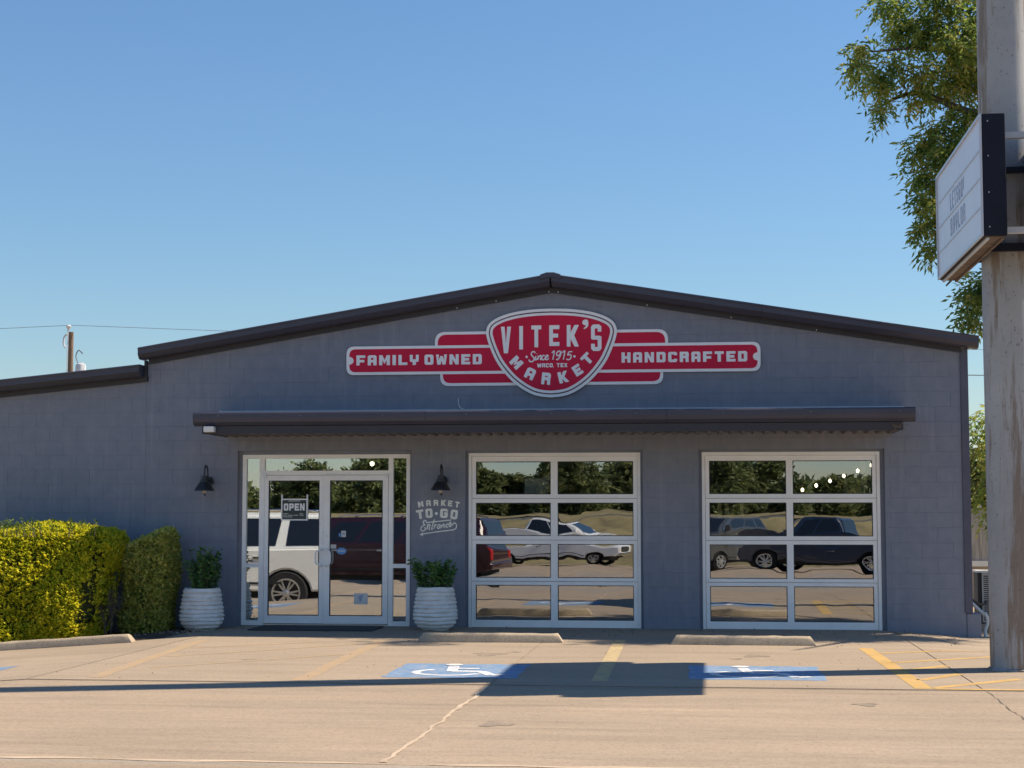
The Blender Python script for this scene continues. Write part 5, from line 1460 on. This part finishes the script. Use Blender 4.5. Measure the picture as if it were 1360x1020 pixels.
# ================================================================== VEHICLES (parked behind and beside the camera, mirrored in the glass)
def arc_pts(cx, r, a0, a1, n=9): return [(cx + r * math.cos(math.radians(a0 + (a1 - a0) * i / n)), .36 + r * math.sin(math.radians(a0 + (a1 - a0) * i / n))) for i in range(n + 1)]
WHEEL = {}
def vehicle(name, kind, paint, loc, rot, lab, cat='car'):
    e = empty(name, (0, 0, 0), lab, cat)
    W = .99
    pick = kind == 'pickup'
    L0, L1 = (-2.95, 2.85) if pick else (-2.60, 2.60)
    xr, xf = (-1.72, 1.85) if pick else (-1.48, 1.55)
    R = .40
    low = [(L0 + .06, .52), (L0 + .16, .43)] + arc_pts(xr, .47, 171, 9) + arc_pts(xf, .47, 171, 9) + [(L1 - .12, .43), (L1, .62), (L1 - .02, 1.0), (L1 - .20, 1.13)]
    if pick: top = [(1.35, 1.205), (.6, 1.2), (-.75, 1.2), (-.80, 1.22), (L0 + .02, 1.22), (L0, 1.15), (L0 + .02, .80)]
    else: top = [(1.25, 1.205), (.4, 1.2), (-2.45, 1.22), (L0 + .02, 1.15), (L0, .82)]
    poly = low + top
    bm = bmesh.new()
    vl = [bm.verts.new((u, -W, v)) for u, v in poly]; vr = [bm.verts.new((u, W, v)) for u, v in poly]
    bm.faces.new(vl); bm.faces.new(vr[::-1])
    for i in range(len(poly)):
        j = (i + 1) % len(poly); bm.faces.new((vl[j], vl[i], vr[i], vr[j]))
    bmesh.ops.recalc_face_normals(bm, faces=bm.faces[:])
    sides = [ed for ed in bm.edges if len(ed.link_faces) == 2 and abs(abs(ed.verts[0].co.y) - W) < 1e-4 and abs(ed.verts[0].co.y - ed.verts[1].co.y) < 1e-4 and ed.calc_face_angle(0) > .5]
    bmesh.ops.bevel(bm, geom=sides, offset=.035, segments=3, affect='EDGES')
    bo = MB().frombm(bm).build('body', paint, e, True, ang=35)
    for p in bo.data.polygons:
        if abs(p.normal.y) > .98 or p.area > .25: p.use_smooth = False
    MB().box(L0 + .25, L1 - .3, -W + .18, W - .18, .30, 1.0).build('underbody', 'tyre', e)
    # greenhouse
    if pick: b0, b1, t0, t1, zr = -.85, 1.45, -.62, .62, 1.88
    else: b0, b1, t0, t1, zr = -2.52, 1.42, -2.28, .50, 1.86
    wb, wt, zb = .95, .76, 1.19
    bm = bmesh.new()
    cs = [(b0, -wb, zb), (b1, -wb, zb), (b1, wb, zb), (b0, wb, zb), (t0, -wt, zr), (t1, -wt, zr), (t1, wt, zr), (t0, wt, zr)]
    vv = [bm.verts.new(c) for c in cs]
    for f in ((0, 3, 2, 1), (4, 5, 6, 7), (0, 1, 5, 4), (1, 2, 6, 5), (2, 3, 7, 6), (3, 0, 4, 7)): bm.faces.new([vv[i] for i in f])
    bmesh.ops.bevel(bm, geom=[ed for ed in bm.edges if max(v.co.z for v in ed.verts) > 1.5], offset=.07, segments=3, affect='EDGES')
    CAB = MB().frombm(bm).build('cabin', paint, e, True, ang=35)
    def side_win(u0, u1, v0, v1, s, slant0=0, slant1=0):
        def pt(u, v):
            xa = b0 + (t0 - b0) * v; xb_ = b1 + (t1 - b1) * v
            return Vector((xa + (xb_ - xa) * u, s * (wb + (wt - wb) * v), zb + (zr - zb) * v))
        q = [pt(u0, v0), pt(u1, v0), pt(u1, v1), pt(u0, v1)]
        nrm = Vector((0, s * (zr - zb), (wb - wt))).normalized()
        o = [p + nrm * .008 for p in q]; i_ = [p - nrm * .02 for p in q]
        f = [(0, 1, 2, 3), (7, 6, 5, 4), (0, 4, 5, 1), (1, 5, 6, 2), (2, 6, 7, 3), (3, 7, 4, 0)]
        if s > 0: f = [x[::-1] for x in f]
        MB().add(o + i_, f).build('side_window', 'carglass', CAB)
    wins = ((.08, .42), (.46, .80)) if pick else ((.05, .27), (.32, .56), (.59, .84))
    for s in (-1, 1):
        for (u0, u1) in wins: side_win(u0, u1, .10, .84, s)
    def cross_win(bx, tx, nm, sgn):
        def pt(w_, v): return Vector((bx + (tx - bx) * v, (wb + (wt - wb) * v) * w_, zb + (zr - zb) * v))
        q = [pt(-.86, .10), pt(.86, .10), pt(.86, .86), pt(-.86, .86)]
        nrm = Vector((sgn * (zr - zb), 0, abs(bx - tx))).normalized()
        o = [p + nrm * .008 for p in q]; i_ = [p - nrm * .02 for p in q]
        f = [(0, 1, 2, 3), (7, 6, 5, 4), (0, 4, 5, 1), (1, 5, 6, 2), (2, 6, 7, 3), (3, 7, 4, 0)]
        if sgn < 0: f = [x[::-1] for x in f]
        MB().add(o + i_, f).build(nm, 'carglass', CAB)
    cross_win(b1, t1, 'windscreen', 1); cross_win(b0, t0, 'rear_window', -1)
    # wheels
    for (wx, s) in ((xr, -1), (xr, 1), (xf, -1), (xf, 1)):
        we = empty('wheel', (0, 0, 0), parent=e); we.location = (wx, s * (W - .12), R)
        if 'tyre' not in WHEEL:
            t_ = MB().lathe([(.25, -.11), (.37, -.115), (.398, -.09), (.40, 0), (.398, .09), (.37, .115), (.25, .11), (.25, -.11)], (0, 0, 0), 28, axis='y', caps=False)
            ty = t_.build('tyre', 'tyre', we, True, True)
            MB().lathe([(.25, .05), (.05, .04), (.004, .04)], (0, 0, 0), 24, axis='y', caps=False).build('shade_dish', 'black', we, False, True)  # wheel dish coloured black to stand for shade behind the spokes
            WHEEL['shade_dish'] = we.children[-1].data
            r_ = MB().lathe([(.268, .104), (.262, .112), (.235, .110), (.228, .06)], (0, 0, 0), 28, axis='y', caps=False)
            r_.lathe([(.065, .06), (.06, .10), (.035, .112), (.004, .112)], (0, 0, 0), 16, axis='y', caps=False)
            for k in range(12):
                a = (k // 2) * math.pi / 3 + (.17 if k % 2 else -.17); ca, sa = math.cos(a), math.sin(a); hw = .017
                pts = [(.045 * ca - hw * sa, .045 * sa + hw * ca), (.045 * ca + hw * sa, .045 * sa - hw * ca), (.24 * ca + hw * .8 * sa, .24 * sa - hw * .8 * ca), (.24 * ca - hw * .8 * sa, .24 * sa + hw * .8 * ca)]
                r_.prism(pts, .07, .100)
            rm = r_.build('rim', 'rim', we, False, True)
            WHEEL['tyre'] = ty.data; WHEEL['rim'] = rm.data
        else:
            for k_ in ('tyre', 'rim', 'shade_dish'):
                o = bpy.data.objects.new(k_, WHEEL[k_]); link(o, we)
        if s < 0: we.rotation_euler = (0, 0, math.pi)
    # lights, bumpers, mirrors, handles
    for s in (-1, 1):
        MB().bbox(L1 - .16, L1 + .012, s * .80 - .15, s * .80 + .15, .80, .98, .02).build('headlight', 'lamp', e)
        MB().bbox(L0 - .012, L0 + .10, s * .87 - .10, s * .87 + .10, .82, 1.16, .02).build('taillight', 'tail', e)
        MB().bbox(1.02, 1.18, s * 1.10 - .10, s * 1.10 + .10, 1.20, 1.38, .03).build('side_mirror', paint, e)
        MB().box(-1.38, 1.38, s * (W + .004) - .006, s * (W + .004) + .006, .56, .60).build('side_molding', 'tyre', e)
        for hx in ((-.30, .62) if pick else (-.98, .30)):
            MB().bbox(hx - .12, hx + .12, s * (W + .012) - .014, s * (W + .012) + .014, 1.02, 1.06, .006).build('door_handle', 'chrome', e)
    MB().bbox(L0 - .06, L0 + .15, -.95, .95, .48, .72, .03).build('rear_bumper', 'chrome' if pick else paint, e)
    MB().bbox(L1 - .2, L1 + .05, -.95, .95, .42, .66, .03).build('front_bumper', 'chrome' if pick else paint, e)
    MB().bbox(L1 - .1, L1 + .018, -.55, .55, .70, .98, .02).build('grille', 'black', e)
    if pick: MB().box(L0 + .1, -.92, -.80, .80, 1.205, 1.226).build('dark_bed_recess', 'tyre', e)  # flat dark sheet standing for the shaded hollow of the open bed
    else:
        for s in (-1, 1): MB().tube([(-2.05, s * .66, 1.875), (-1.9, s * .66, 1.91), (.1, s * .66, 1.91), (.25, s * .66, 1.875)], .018, 6).build('roof_rail', 'chrome', e)
    e.location = (loc[0], loc[1], loc[2] if len(loc) > 2 else zg(loc[0], loc[1]) - .02)
    e.rotation_euler = (0, 0, math.radians(rot))
    return e
SUVW = vehicle('white_suv', 'suv', 'car_white', (-10.12, -10.7), 176, 'pearl white suv parked left of the view mirrored in the entrance glass')
SUVW.scale = (1.1, 1.1, 1.1)
vehicle('maroon_suv', 'suv', 'car_maroon', (-7.7, -18.5), 190, 'dark maroon suv mirrored in the right entrance door')
vehicle('charcoal_pickup', 'pickup', 'car_grey', (-8.0, -32.0), 75, 'charcoal pickup mirrored at the left edge of the garage glass', 'pickup')
vehicle('white_pickup', 'pickup', 'car_white2', (-5.7, -40.0), 12, 'plain white pickup mirrored in the left garage door', 'pickup')
vehicle('red_suv', 'suv', 'car_red', (-11.2, -41.0), 75, 'bright red suv mirrored in the top left garage pane')
vehicle('navy_pickup', 'pickup', 'car_navy', (3.9, -31.0), 205, 'navy blue pickup mirrored in the right garage door', 'pickup')
vehicle('black_suv', 'suv', 'car_grey', (.2, -36.5), 120, 'black suv nose mirrored beside the navy pickup')
print('objects', len(bpy.data.objects), 'tris approx', sum(len(m.polygons) for m in bpy.data.meshes))
